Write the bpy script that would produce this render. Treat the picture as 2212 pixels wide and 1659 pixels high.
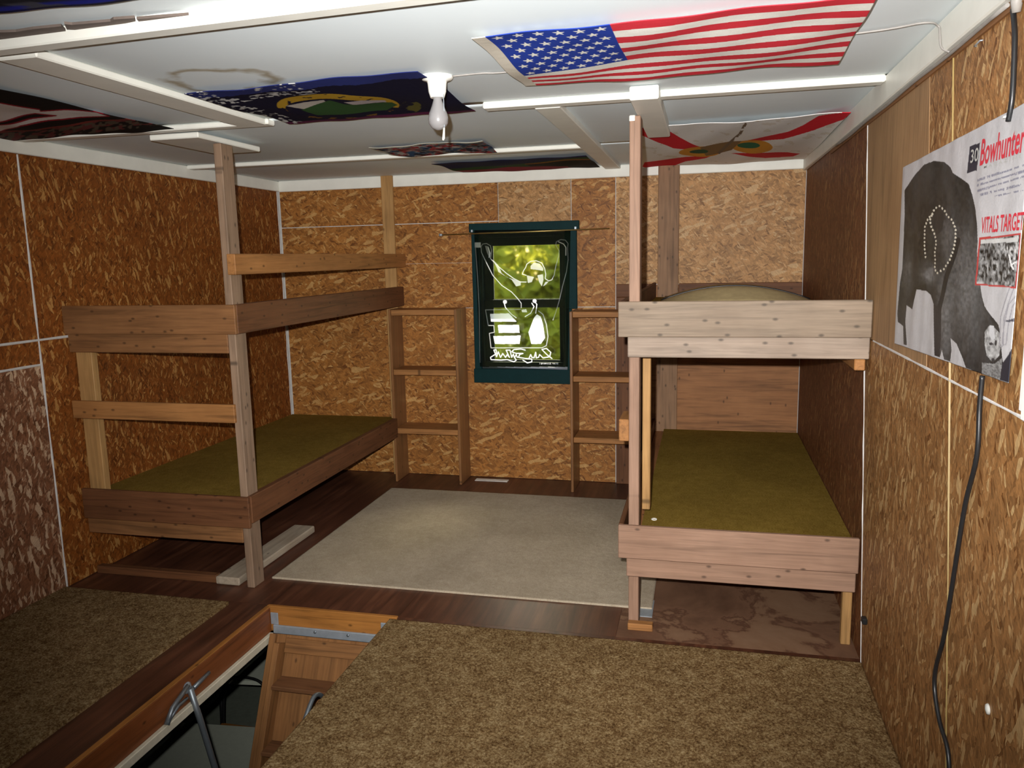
import bpy, bmesh, math, random
import numpy as np
from mathutils import Matrix, Vector

for o in list(bpy.data.objects): bpy.data.objects.remove(o)
S = bpy.context.scene
COL = S.collection
rnd = random.Random(7)

# ------------------------------------------------------------------ camera
FPX = 1704.08
CAM = np.array([-0.6008, -5.2779, 1.5445])
_y, _p, _r = [math.radians(a) for a in (13.7397, 9.0614, -1.2235)]
CF = np.array([-math.sin(_y)*math.cos(_p), math.cos(_y)*math.cos(_p), -math.sin(_p)])
_R0 = np.array([math.cos(_y), math.sin(_y), 0.0]); _U0 = np.cross(_R0, CF)
CR = math.cos(_r)*_R0 + math.sin(_r)*_U0
CU = -math.sin(_r)*_R0 + math.cos(_r)*_U0
cam = bpy.data.objects.new('camera', bpy.data.cameras.new('camera')); COL.objects.link(cam)
cam.data.sensor_width = 36.0; cam.data.lens = FPX/2212*36.0
cam.data.clip_start = 0.02; cam.data.clip_end = 200
cam.matrix_world = Matrix(((CR[0], CU[0], -CF[0], CAM[0]), (CR[1], CU[1], -CF[1], CAM[1]), (CR[2], CU[2], -CF[2], CAM[2]), (0, 0, 0, 1)))
S.camera = cam
def on(u, v, ax, val):
    """photo pixel -> point on the plane ax = val"""
    d = CF + CR*(u-1106)/FPX - CU*(v-829.5)/FPX
    i = 'xyz'.index(ax); t = (val-CAM[i])/d[i]
    return CAM + d*t
def proj(X, Y, Z):
    dx, dy, dz = X-CAM[0], Y-CAM[1], Z-CAM[2]
    c = dx*CF[0]+dy*CF[1]+dz*CF[2]
    return 1106+FPX*(dx*CR[0]+dy*CR[1]+dz*CR[2])/c, 829.5-FPX*(dx*CU[0]+dy*CU[1]+dz*CU[2])/c

# ------------------------------------------------------------------ world, sun, flash, exposure
W = bpy.data.worlds.new('sky'); S.world = W; W.use_nodes = True
wn = W.node_tree.nodes; wl = W.node_tree.links
sky = wn.new('ShaderNodeTexSky'); sky.sky_type = 'NISHITA'; sky.sun_disc = False
sky.sun_elevation = math.radians(36); sky.sun_rotation = math.radians(-14)
wl.new(sky.outputs[0], wn['Background'].inputs[0]); wn['Background'].inputs[1].default_value = 0.8
sl = bpy.data.lights.new('sun', 'SUN'); sl.energy = 17.0; sl.angle = 0.01; sl.color = (1, .94, .8)
so = bpy.data.objects.new('sun', sl); COL.objects.link(so)
so.rotation_euler = (math.radians(-54), 0, math.radians(-14))
fl = bpy.data.lights.new('camera_flash', 'SPOT'); fl.energy = 680; fl.spot_size = math.radians(95); fl.spot_blend = 1.0
fl.shadow_soft_size = 0.012; fl.color = (1, .98, .95)
fo = bpy.data.objects.new('camera_flash', fl); COL.objects.link(fo)
_fp = CAM - CR*0.055 + CU*0.075 + CF*0.02
fo.matrix_world = Matrix(((CR[0], CU[0], -CF[0], _fp[0]), (CR[1], CU[1], -CF[1], _fp[1]), (CR[2], CU[2], -CF[2], _fp[2]), (0, 0, 0, 1))) @ Matrix.Rotation(math.radians(7), 4, 'X') @ Matrix.Rotation(math.radians(-4), 4, 'Y')
vs = S.view_settings
vs.view_transform = 'Standard'; vs.look = 'None'; vs.gamma = 1.0; vs.exposure = 0.0; vs.use_curve_mapping = False

# ------------------------------------------------------------------ node helpers
class N:
    def __init__(s, name, rough=.6, spec=.3):
        s.m = bpy.data.materials.new(name); s.m.use_nodes = True
        s.t = s.m.node_tree; s.n = s.t.nodes; s.l = s.t.links
        s.b = s.n['Principled BSDF']; s.b.inputs['Roughness'].default_value = rough
        s.b.inputs['Specular IOR Level'].default_value = spec
    def node(s, typ, ins=None, **kw):
        x = s.n.new(typ)
        for k, v in kw.items(): setattr(x, k, v)
        for k, v in (ins or {}).items():
            if hasattr(v, 'links') and hasattr(v, 'is_output'): s.l.new(v, x.inputs[k])
            else: x.inputs[k].default_value = v
        return x
    def coord(s, kind='Object'): return s.node('ShaderNodeTexCoord').outputs[kind]
    def mapping(s, vec, scale=(1, 1, 1), rot=(0, 0, 0), loc=(0, 0, 0), inv=False):
        if inv: return s.node('ShaderNodeMapping', {'Vector': vec, 'Scale': tuple(1/x for x in scale), 'Rotation': rot, 'Location': loc}, vector_type='TEXTURE').outputs[0]
        return s.node('ShaderNodeMapping', {'Vector': vec, 'Scale': scale, 'Rotation': rot, 'Location': loc}).outputs[0]
    def noise(s, vec, scale=5, detail=4, rough=.55, dist=0.0):
        return s.node('ShaderNodeTexNoise', {'Vector': vec, 'Scale': scale, 'Detail': detail, 'Roughness': rough, 'Distortion': dist})
    def ramp(s, fac, stops, interp='LINEAR'):
        x = s.node('ShaderNodeValToRGB', {'Fac': fac}); e = x.color_ramp.elements; x.color_ramp.interpolation = interp
        while len(e) < len(stops): e.new(.5)
        for q, (p, c) in zip(e, stops):
            q.position = p; q.color = (*c, 1) if len(c) == 3 else c
        return x.outputs[0]
    def math(s, op, a, b=0.0, c=None):
        x = s.n.new('ShaderNodeMath'); x.operation = op
        for i, v in enumerate([a, b] + ([c] if c is not None else [])):
            if hasattr(v, 'is_output'): s.l.new(v, x.inputs[i])
            else: x.inputs[i].default_value = v
        return x.outputs[0]
    def mix(s, fac, a, b, blend='MIX'):
        x = s.n.new('ShaderNodeMix'); x.data_type = 'RGBA'; x.blend_type = blend
        for i, v in ((0, fac), (6, a), (7, b)):
            if hasattr(v, 'is_output'): s.l.new(v, x.inputs[i])
            elif i and len(v) == 3: x.inputs[i].default_value = (*v, 1)
            else: x.inputs[i].default_value = v
        return x.outputs[2]
    def base(s, c):
        if hasattr(c, 'is_output'): s.l.new(c, s.b.inputs['Base Color'])
        else: s.b.inputs['Base Color'].default_value = (*c, 1)
        return s
    def bump(s, h, strength=.3, dist=.005):
        x = s.node('ShaderNodeBump', {'Height': h, 'Strength': strength, 'Distance': dist}); s.l.new(x.outputs[0], s.b.inputs['Normal']); return s
    def rand(s): return s.node('ShaderNodeObjectInfo').outputs['Random']

def plain(name, c, rough=.6, spec=.3, metal=0.0, var=.12, scale=30):
    q = N(name, rough, spec); q.b.inputs['Metallic'].default_value = metal
    f = q.noise(q.coord(), scale, 4).outputs[0]
    q.base(q.ramp(f, [(.25, tuple(x*(1-var) for x in c)), (.75, tuple(min(1, x*(1+var)) for x in c))]))
    q.bump(f, .12, .002); return q.m

def osb(name, axis, dark, mid, light, lum=1.0, spread=0.9, rough=.55, bias=0.0, flake=.5, fs=1.15):
    """oriented strand board: overlapping strands lying in the plane of the sheet"""
    q = N(name, rough, .3)
    geo = q.node('ShaderNodeNewGeometry').outputs['Position']
    sp = q.node('ShaderNodeSeparateXYZ', {0: geo})
    a = sp.outputs[1] if axis == 'x' else sp.outputs[0]
    uv = q.node('ShaderNodeCombineXYZ', {0: a, 1: sp.outputs[2], 2: 0.0}).outputs[0]
    wob = q.noise(uv, 14, 3).outputs[1]
    uvw = q.mix(.03, uv, wob, 'ADD')
    up = tuple(m*1.22 for m in mid); dn = tuple(m*.72 for m in mid)
    col = None
    for i, an in enumerate((0.05, .75, -0.6, 1.25, -.3, .4, -1.0)):
        sc = ((11.0+2*i)*fs, (38+7*i)*fs, 1) if i < 4 else (24*fs, 95*fs, 1)
        v = q.mapping(uvw, sc, (0, 0, bias+spread*an), (3.1*i, 1.7*i, 0), True)
        vo = q.node('ShaderNodeTexVoronoi', {'Vector': v, 'Scale': 1.0, 'Randomness': 1.0}, voronoi_dimensions='2D')
        sep = q.node('ShaderNodeSeparateColor', {0: vo.outputs['Color']})
        c = q.ramp(sep.outputs[0], [(0, dark), (.14, dn), (.45, mid), (.80, up), (.93, tuple(.5*x+.5*y for x, y in zip(up, light))), (.985, light)])
        if col is None: col = c
        else: col = q.mix(q.ramp(sep.outputs[1], [(.55+.03*i, (0, 0, 0)), (.72+.03*i, (1, 1, 1))]), col, c)
    # stray pale strands
    v = q.mapping(uvw, (13*fs, 48*fs, 1), (0, 0, bias+.3), (9, 5, 0), True)
    vo = q.node('ShaderNodeTexVoronoi', {'Vector': v, 'Scale': 1.0, 'Randomness': 1.0}, voronoi_dimensions='2D')
    sep = q.node('ShaderNodeSeparateColor', {0: vo.outputs['Color']})
    col = q.mix(q.math('MULTIPLY', q.math('GREATER_THAN', sep.outputs[2], 1-.055*flake*2), .8), col, light)
    fine = q.noise(q.mapping(uv, (150, 40, 1), (0, 0, .6+bias), (0, 0, 0), True), 1, 5, .65).outputs[0]
    col = q.mix(.6, col, q.ramp(fine, [(.3, (.5, .48, .45)), (.7, (1.3, 1.28, 1.22))]), 'MULTIPLY')
    big = q.noise(uv, 1.3, 3).outputs[0]
    col = q.mix(.5, col, q.ramp(big, [(.3, (.66, .6, .54)), (.7, (1.2, 1.2, 1.2))]), 'MULTIPLY')
    hs = q.node('ShaderNodeHueSaturation', {'Color': col, 'Value': lum, 'Saturation': 1.0})
    q.base(hs.outputs[0]); q.bump(fine, .25, .003); return q.m

def wood(name, c, dark=.55, knots=1.0, rough=.6, spec=.25, axis=0):
    """sawn board, grain along local X (every board's longest side)"""
    q = N(name, rough, spec)
    oc = q.coord()
    off = q.math('MULTIPLY', q.rand(), 50.0)
    o3 = q.node('ShaderNodeCombineXYZ', {0: off, 1: off, 2: off}).outputs[0]
    v = q.node('ShaderNodeVectorMath', {0: oc, 1: o3}, operation='ADD').outputs[0]
    ax = lambda l, w: tuple(l if i == axis else w for i in range(3))
    g = q.noise(q.mapping(v, ax(2.2, 38)), 1, 5, .6, .8).outputs[0]
    g2 = q.noise(q.mapping(v, ax(6, 160)), 1, 3).outputs[0]
    d = tuple(x*dark for x in c)
    col = q.ramp(g, [(.28, d), (.5, c), (.75, tuple(min(1, x*1.18) for x in c))])
    col = q.mix(.5, col, q.ramp(g2, [(.3, (.72, .7, .68)), (.7, (1.1, 1.1, 1.1))]), 'MULTIPLY')
    blot = q.noise(v, 4.5, 3).outputs[0]
    col = q.mix(.5, col, q.ramp(blot, [(.3, (.72, .66, .6)), (.7, (1.12, 1.12, 1.1))]), 'MULTIPLY')
    if knots:
        vk = q.node('ShaderNodeTexVoronoi', {'Vector': q.mapping(v, (11, 20, 1)), 'Scale': 1.0, 'Randomness': 1.0}, voronoi_dimensions='2D')
        keep = q.math('GREATER_THAN', q.node('ShaderNodeSeparateColor', {0: vk.outputs['Color']}).outputs[2], 1-.45*knots)
        kn = q.math('MULTIPLY', q.ramp(vk.outputs['Distance'], [(.05, (1, 1, 1)), (.15, (0, 0, 0))]), keep)
        col = q.mix(q.math('MULTIPLY', kn, .75), col, tuple(x*.22 for x in c))
    q.base(col); q.bump(g2, .15, .002); return q.m

def carpet(name, stops, scale=70, blot=3.0, bstr=.6):
    q = N(name, .95, .05)
    oc = q.coord()
    f = q.noise(oc, scale, 5, .75).outputs[0]
    m = q.noise(oc, scale*.22, 4, .6).outputs[0]
    fm = q.math('ADD', q.math('MULTIPLY', f, .74), q.math('MULTIPLY', m, .26))
    col = q.ramp(fm, stops)
    b = q.noise(oc, blot, 4, .6).outputs[0]
    col = q.mix(.6, col, q.ramp(b, [(.3, (.68, .66, .62)), (.65, (1.1, 1.1, 1.1))]), 'MULTIPLY')
    q.base(col); q.bump(f, bstr, .01); return q.m

def attr_mat(name, rough=.8, spec=.1, weave=900, bump=.15):
    q = N(name, rough, spec)
    a = q.node('ShaderNodeAttribute', attribute_name='Col').outputs['Color']
    w = q.noise(q.coord(), 260, 3).outputs[0]
    q.base(q.mix(.35, a, q.ramp(w, [(.3, (.8, .8, .8)), (.7, (1.1, 1.1, 1.1))]), 'MULTIPLY'))
    q.bump(q.noise(q.coord(), 28, 3).outputs[0], bump, .006); return q.m

M = {}
M['osb_back'] = osb('osb_tan', 'y', (.15, .05, .010), (.33, .135, .030), (.56, .33, .12))
M['osb_back_pale'] = osb('osb_pale', 'y', (.22, .105, .035), (.42, .225, .085), (.58, .39, .2))
M['osb_left'] = osb('osb_redbrown', 'x', (.10, .026, .004), (.225, .068, .011), (.50, .26, .08), spread=.7, bias=1.57, flake=.35, fs=1.55)
M['osb_left_low'] = osb('osb_weathered', 'x', (.09, .03, .010), (.21, .088, .042), (.60, .43, .29), spread=.6, bias=1.4, flake=1.3, fs=1.6)
M['osb_right'] = osb('osb_brown', 'x', (.15, .055, .012), (.30, .145, .05), (.54, .36, .17), spread=.7, bias=1.57, flake=.6, fs=1.4)
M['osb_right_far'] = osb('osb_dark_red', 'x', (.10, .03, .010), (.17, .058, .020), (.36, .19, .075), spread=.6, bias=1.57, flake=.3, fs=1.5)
M['ply_wall'] = wood('plywood_wall', (.34, .145, .055), knots=.35)
M['ply_strip'] = wood('plywood_strip', (.36, .215, .105), .62, knots=0, axis=2)
M['seam_white'] = plain('white_bead', (.62, .60, .58), .7)
M['seam_gold'] = plain('golden_bead', (.26, .18, .06), .5)
M['ply_wall_h'] = wood('plywood_wall_flat', (.33, .15, .06), knots=.4, axis=1)
M['brown_post'] = wood('brown_post', (.27, .155, .085), .6)
M['pine_white'] = wood('bleached_pine', (.29, .225, .175), .72, 1.0)
M['shadow_peel'] = plain('gap_shadow_and_bare_patch', (.13, .10, .085), .9)  # dark tone for painted gap shadow and broken paint on the ceiling
M['tread'] = wood('worn_tread', (.17, .075, .032), .45, knots=.2)
M['caulk'] = plain('white_seam_filler', (.62, .60, .57), .8)
M['pine'] = wood('weathered_pine', (.235, .178, .128), .7, .75)
M['pine_pink'] = wood('pinkish_pine', (.30, .182, .125), .72, .45)
M['fir'] = wood('orange_fir', (.36, .165, .055), .6, knots=.7)
M['fir_light'] = wood('light_fir', (.44, .25, .095), .7, knots=.4)
M['brown_board'] = wood('aged_brown_board', (.24, .112, .044), .6)
M['dark_board'] = wood('dark_brown_board', (.15, .062, .026), .55)
M['grey_post'] = wood('greyed_post', (.27, .18, .12), .6)
M['shelf_wood'] = wood('shelf_plank', (.26, .12, .045), .6, knots=.4, rough=.4, spec=.5)
M['hatch_wood'] = wood('varnished_hatch', (.36, .15, .035), .55, knots=.5, rough=.42, spec=.4)
M['hatch_red'] = wood('red_varnish', (.21, .065, .019), .5, knots=.5, rough=.42, spec=.4)
M['ladder_wood'] = wood('ladder_pine', (.25, .115, .040), .6, knots=.3)
M['white_trim'] = plain('cream_white_paint', (.80, .79, .72), .45, .4, var=.05, scale=9)
M['white_casing'] = plain('white_casing_paint', (.85, .83, .8), .35, .5, var=.05)
M['cream_strip'] = plain('cream_strip_paint', (.60, .55, .42), .6)
M['teal'] = plain('dark_teal_paint', (.0035, .025, .027), .6, .12)
M['black_sash'] = plain('dark_sash', (.02, .03, .03), .5)
M['steel'] = plain('galvanised_steel', (.42, .47, .52), .45, .5, .55)
M['iron'] = plain('dull_iron', (.24, .27, .29), .42, .5, .7)
M['brass'] = plain('brass_rod', (.45, .33, .12), .35, .5, .9)
M['porcelain'] = plain('white_porcelain', (.85, .84, .78), .22, .5, var=.02)
M['rubber'] = plain('black_rubber', (.013, .013, .014), .35, .5)
M['wire'] = plain('grey_wire', (.30, .28, .26), .5)
M['ivory_wire'] = plain('ivory_wire', (.72, .69, .58), .5)
M['paper'] = plain('white_paper', (.75, .75, .7), .8)
M['green_trim'] = plain('dull_linoleum', (.30, .33, .26), .5)
M['lower_wall'] = plain('lower_wall_paint', (.18, .17, .14), .7)
M['table_top'] = plain('pale_green_table', (.72, .76, .62), .4, .5, var=.05)
M['black_metal'] = plain('black_metal', (.015, .015, .015), .4)
M['tan_vinyl'] = plain('tan_vinyl', (.42, .17, .04), .45)
M['bark'] = plain('tree_bark', (.10, .07, .045), .9)
M['grass'] = plain('lawn_grass', (.16, .22, .04), .9, var=.5, scale=3)
M['carpet_front'] = carpet('brown_tan_carpet', [(.34, (.045, .022, .007)), (.45, (.17, .095, .037)), (.54, (.32, .215, .10)), (.66, (.52, .40, .22))], 120, 1.6, .9)
M['rug'] = carpet('beige_grey_rug', [(.3, (.32, .255, .18)), (.5, (.44, .365, .27)), (.7, (.55, .47, .36))], 140, 2.2, .3)
M['olive'] = carpet('olive_carpet', [(.3, (.12, .072, .010)), (.5, (.225, .146, .026)), (.7, (.34, .23, .055))], 130, 2.6, .5)
M['pad'] = plain('tan_pad', (.42, .33, .17), .8)

q = N('brown_floor_paint', .42, .4)
p = q.coord()
f = q.noise(q.mapping(p, (1.6, 26, 1)), 1, 5, .6, .6).outputs[0]
f2 = q.noise(p, 2.4, 5, .6).outputs[0]
c = q.ramp(f, [(.3, (.042, .016, .009)), (.55, (.095, .034, .018)), (.75, (.15, .06, .03))])
c = q.mix(.7, c, q.ramp(f2, [(.35, (.6, .55, .5)), (.62, (1.25, 1.3, 1.3))]), 'MULTIPLY')
q.base(c); q.bump(f, .15, .002); M['floor'] = q.m

q = N('bare_floor_plywood', .7, .2)
p = q.coord()
f2 = q.noise(p, 2.2, 6, .62, .4).outputs[0]
c = q.ramp(f2, [(.30, (.085, .04, .022)), (.5, (.17, .088, .05)), (.53, (.10, .045, .025)), (.56, (.20, .11, .062)), (.75, (.25, .15, .09))])
q.base(c); M['floor_bare'] = q.m

q = N('painted_ceiling', .55, .35)
p = q.node('ShaderNodeNewGeometry').outputs['Position']
big = q.noise(p, 1.2, 3).outputs[0]
c = q.ramp(big, [(.3, (.70, .77, .80)), (.7, (.78, .845, .87))])
# rusty water stain with an edge of its own
d = q.node('ShaderNodeVectorMath', {0: q.mix(.22, p, q.noise(p, 4.5, 4).outputs[1], 'ADD'), 1: (-1.99, -2.83, 2.235)}, operation='DISTANCE').outputs['Value']
ring = q.ramp(d, [(.125, (0, 0, 0)), (.155, (1, 1, 1)), (.165, (1, 1, 1)), (.195, (0, 0, 0))])
ring = q.math('MULTIPLY', ring, q.ramp(q.noise(p, 7, 3).outputs[0], [(.36, (0, 0, 0)), (.5, (1, 1, 1))]))
c = q.mix(q.math('MULTIPLY', ring, .75), c, (.30, .22, .09))
q.base(c); q.bump(q.noise(p, 60, 3).outputs[0], .05, .002); M['ceiling'] = q.m

q = N('frosted_bulb', .25, .5); q.base((.26, .25, .25)); q.b.inputs['Transmission Weight'].default_value = .1; M['bulb'] = q.m
q = N('window_glass', .02, .5); q.base((1, 1, 1))
tr = q.node('ShaderNodeBsdfTransparent'); gl = q.node('ShaderNodeBsdfGlossy', {'Roughness': .03})
mx = q.node('ShaderNodeMixShader', {0: .06, 1: tr.outputs[0], 2: gl.outputs[0]}); q.l.new(mx.outputs[0], q.n['Material Output'].inputs[0]); M['glass'] = q.m
q = N('leaf_green', .6, .3)
q.base(q.ramp(q.noise(q.coord(), 1.6, 3).outputs[0], [(.3, (.14, .18, .02)), (.5, (.30, .33, .04)), (.7, (.58, .52, .08))]))
tl = q.node('ShaderNodeBsdfTranslucent', {0: (.70, .66, .10, 1)})
mx = q.node('ShaderNodeMixShader', {0: .45, 1: q.b.outputs[0], 2: tl.outputs[0]}); q.l.new(mx.outputs[0], q.n['Material Output'].inputs[0]); M['leaf'] = q.m
# sheer printed banner: see-through dark cloth, white ink lets light glow through
q = N('sheer_banner', .8, .1)
at = q.node('ShaderNodeAttribute', attribute_name='Col')
sc = q.node('ShaderNodeSeparateColor', {0: at.outputs['Color']})
dk = q.node('ShaderNodeBsdfDiffuse', {0: (.006, .007, .008, 1)})
t1 = q.node('ShaderNodeBsdfRefraction', {0: (.95, .97, .66, 1), 'Roughness': .16, 'IOR': 1.12})
cloth = q.node('ShaderNodeMixShader', {0: .60, 1: dk.outputs[0], 2: t1.outputs[0]})
wd = q.node('ShaderNodeBsdfDiffuse', {0: (.8, .8, .8, 1)})
wt = q.node('ShaderNodeBsdfTranslucent', {0: (1, 1, 1, 1)})
wf = q.node('ShaderNodeBsdfRefraction', {0: (1, 1, 1, 1), 'Roughness': .3, 'IOR': 1.12})
w0 = q.node('ShaderNodeMixShader', {0: .45, 1: wf.outputs[0], 2: wt.outputs[0]})
w1 = q.node('ShaderNodeMixShader', {0: .82, 1: wd.outputs[0], 2: w0.outputs[0]})
fin = q.node('ShaderNodeMixShader', {0: sc.outputs[0], 1: cloth.outputs[0], 2: w1.outputs[0]})
q.l.new(fin.outputs[0], q.n['Material Output'].inputs[0]); M['banner'] = q.m
M['flagcloth'] = attr_mat('flag_cloth')
M['posterpaper'] = attr_mat('printed_paper', .45, .35, bump=.22)
M['ink_red'] = plain('red_ink', (.55, .03, .05), .5)
M['ink_black'] = plain('black_ink', (.03, .03, .03), .5)
M['ink_grey'] = plain('grey_ink', (.45, .45, .42), .5)

# ------------------------------------------------------------------ object helpers
def tag(o, label, cat, group=None):
    o['label'] = label; o['category'] = cat
    if group: o['group'] = group
    return o
def struct(o): o['kind'] = 'structure'; return o
def link(name, me, mat=None, parent=None, loc=(0, 0, 0)):
    o = bpy.data.objects.new(name, me); COL.objects.link(o)
    if mat is not None and me is not None: me.materials.append(M[mat] if isinstance(mat, str) else mat)
    o.location = loc
    if parent is not None:
        o.parent = parent
    return o
def wloc(o):
    v = Vector((0, 0, 0))
    while o is not None: v = v + o.location; o = o.parent
    return v
def empty(name, loc=(0, 0, 0), parent=None):
    o = bpy.data.objects.new(name, None); COL.objects.link(o); o.location = loc; o.empty_display_size = .1
    if parent is not None: o.parent = parent
    return o
def box(name, x0, x1, y0, y1, z0, z1, mat, parent=None, bev=.003, local=False, shear=0.0):
    """box between two corners; local X runs along its longest side so that the grain does too.
    shear: y grows by shear*z (leaning seams of the right-hand wall)"""
    c = Vector(((x0+x1)/2, (y0+y1)/2, (z0+z1)/2)); d = [abs(x1-x0), abs(y1-y0), abs(z1-z0)]
    order = sorted(range(3), key=lambda i: -d[i])
    m = Matrix.Identity(3)
    for j, i in enumerate(order):
        for k in range(3): m[k][j] = 1.0 if k == i else 0.0
    if m.determinant() < 0:
        for k in range(3): m[k][2] = -m[k][2]
    bm = bmesh.new(); bmesh.ops.create_cube(bm, size=1.0)
    for v in bm.verts: v.co = Vector((v.co.x*d[order[0]], v.co.y*d[order[1]], v.co.z*d[order[2]]))
    b = min(bev, min(d)*.3)
    if bev > 0: bmesh.ops.bevel(bm, geom=list(bm.edges), offset=b, segments=1, affect='EDGES')
    if shear:
        mi = m.inverted()
        for v in bm.verts:
            w = m @ v.co; w.y += shear*(w.z+c.z); v.co = mi @ w
    me = bpy.data.meshes.new(name); bm.to_mesh(me); bm.free()
    o = link(name, me, mat, parent)
    if parent is not None and not local: c = c - wloc(parent)
    o.location = c; o.rotation_euler = m.to_euler(); return o
def tube(name, pts, r, mat, parent=None, seg=8, local=False, smooth=True):
    """round tube through points; r may be a list"""
    P = [Vector(p) for p in pts]; base = P[0].copy()
    rs = r if isinstance(r, (list, tuple)) else [r]*len(P)
    vs_, fs = [], []; ref = None
    for i, p in enumerate(P):
        t = (P[min(i+1, len(P)-1)]-P[max(i-1, 0)]).normalized()
        if ref is None: ref = Vector((0, 0, 1)) if abs(t.z) < .9 else Vector((1, 0, 0))
        a = t.cross(ref).normalized(); b = a.cross(t).normalized(); ref = b
        for k in range(seg):
            an = 2*math.pi*k/seg; vs_.append(p-base+(a*math.cos(an)+b*math.sin(an))*rs[i])
    for i in range(len(P)-1):
        for k in range(seg):
            k2 = (k+1) % seg; fs.append((i*seg+k, i*seg+k2, (i+1)*seg+k2, (i+1)*seg+k))
    fs.append(tuple(range(seg))[::-1]); fs.append(tuple((len(P)-1)*seg+k for k in range(seg)))
    me = bpy.data.meshes.new(name); me.from_pydata(vs_, [], fs)
    if smooth:
        for f in me.polygons: f.use_smooth = len(f.vertices) == 4
    o = link(name, me, mat, parent)
    o.location = base - (wloc(parent) if (parent is not None and not local) else Vector((0, 0, 0))); return o
def spline(pts, n=8):
    """Catmull-Rom through points"""
    P = [np.array(p, float) for p in pts]; out = []
    for i in range(len(P)-1):
        a, b, c, d = P[max(i-1, 0)], P[i], P[i+1], P[min(i+2, len(P)-1)]
        for k in range(n):
            t = k/n; out.append(.5*((2*b)+(c-a)*t+(2*a-5*b+4*c-d)*t*t+(-a+3*b-3*c+d)*t**3))
    out.append(P[-1]); return [tuple(x) for x in out]
def lathe(name, prof, mat, loc, parent=None, seg=24):
    vs_, fs = [], []
    for r, z in prof:
        for k in range(seg):
            a = 2*math.pi*k/seg; vs_.append((r*math.cos(a), r*math.sin(a), z))
    n = len(prof)
    for i in range(n-1):
        for k in range(seg):
            k2 = (k+1) % seg; fs.append((i*seg+k, i*seg+k2, (i+1)*seg+k2, (i+1)*seg+k))
    fs.append(tuple(range(seg))[::-1]); fs.append(tuple((n-1)*seg+k for k in range(seg)))
    me = bpy.data.meshes.new(name); me.from_pydata(vs_, [], fs)
    for f in me.polygons: f.use_smooth = len(f.vertices) == 4
    o = link(name, me, mat, parent); o.location = Vector(loc)-(wloc(parent) if parent is not None else Vector((0, 0, 0))); return o
def sheet(name, quad, nu, nv, mat, colfn=None, normal=(0, 0, 1), thick=.002, wave=None, loc=None, parent=None):
    """cloth, paper or sagging panel on a quad TL,TR,BR,BL (world), pattern colours per vertex, real thickness"""
    A, B, C_, D = [np.array(p, float) for p in quad]
    u = np.linspace(0, 1, nu); v = np.linspace(0, 1, nv); Ug, Vg = np.meshgrid(u, v)
    def bil(Ug, Vg): return ((1-Ug)*(1-Vg))[..., None]*A + (Ug*(1-Vg))[..., None]*B + (Ug*Vg)[..., None]*C_ + ((1-Ug)*Vg)[..., None]*D
    P = bil(Ug, Vg); flat = P.copy(); n = np.array(normal, float)
    if wave is not None: P = P + wave(Ug, Vg)[..., None]*n
    org = P.mean((0, 1)) if loc is None else np.array(loc, float)
    top = P.reshape(-1, 3)-org; bot = top-n*thick
    nn = nu*nv; idx = np.arange(nn).reshape(nv, nu)
    a, b, c, d = idx[:-1, :-1].ravel(), idx[:-1, 1:].ravel(), idx[1:, 1:].ravel(), idx[1:, :-1].ravel()
    # front faces wound so that they face +normal
    e1 = (P[0, 1]-P[0, 0]); e2 = (P[1, 0]-P[0, 0]); flip = np.dot(np.cross(e1, e2), n) < 0
    F = np.stack([a, b, c, d], 1) if not flip else np.stack([a, d, c, b], 1)
    faces = [F]
    ring = np.concatenate([idx[0, :], idx[1:, -1], idx[-1, -2::-1], idx[-2:0:-1, 0]])
    rn = np.roll(ring, -1); k = len(ring)
    # rim strip to a coarse back
    botring = np.arange(k)+nn
    s1 = np.stack([ring, rn, np.roll(botring, -1), botring], 1)
    if not flip: s1 = s1[:, ::-1]
    faces.append(s1)
    V = np.concatenate([top, bot[ring]])
    F = np.concatenate(faces)
    me = bpy.data.meshes.new(name)
    me.vertices.add(len(V)); me.vertices.foreach_set('co', V.ravel())
    me.loops.add(F.size); me.loops.foreach_set('vertex_index', F.ravel().astype(np.int32))
    me.polygons.add(len(F)); me.polygons.foreach_set('loop_start', np.arange(0, F.size, 4, dtype=np.int32))
    me.update(calc_edges=True); me.validate()
    me.polygons.foreach_set('use_smooth', np.ones(len(me.polygons), bool))
    if colfn is not None:
        px, py = proj(flat[..., 0], flat[..., 1], flat[..., 2])
        c = colfn(Ug, Vg, px, py).reshape(-1, 3)
        c4 = np.concatenate([np.concatenate([c, c[ring]]), np.ones((len(V), 1))], 1)
        at = me.color_attributes.new('Col', 'FLOAT_COLOR', 'POINT'); at.data.foreach_set('color', c4.astype(np.float32).ravel())
    o = link(name, me, mat, parent)
    o.location = Vector(org)-(wloc(parent) if parent is not None else Vector((0, 0, 0))); return o

# painting helpers on arrays of photo coordinates
def inpoly(X, Y, poly):
    r = np.zeros(X.shape, bool); n = len(poly)
    for i in range(n):
        x1, y1 = poly[i]; x2, y2 = poly[(i+1) % n]
        if y1 == y2: continue
        cnd = ((y1 > Y) != (y2 > Y)) & (X < (x2-x1)*(Y-y1)/(y2-y1)+x1); r ^= cnd
    return r
def dline(X, Y, pts):
    d = np.full(X.shape, 1e9)
    for (x1, y1), (x2, y2) in zip(pts[:-1], pts[1:]):
        L = (x2-x1)**2+(y2-y1)**2+1e-9
        t = np.clip(((X-x1)*(x2-x1)+(Y-y1)*(y2-y1))/L, 0, 1)
        d = np.minimum(d, np.hypot(X-x1-t*(x2-x1), Y-y1-t*(y2-y1)))
    return d
def ell(X, Y, cx, cy, rx, ry): return ((X-cx)/rx)**2+((Y-cy)/ry)**2 < 1
_nr = np.random.RandomState(3)
_tab = _nr.rand(256, 256)
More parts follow.
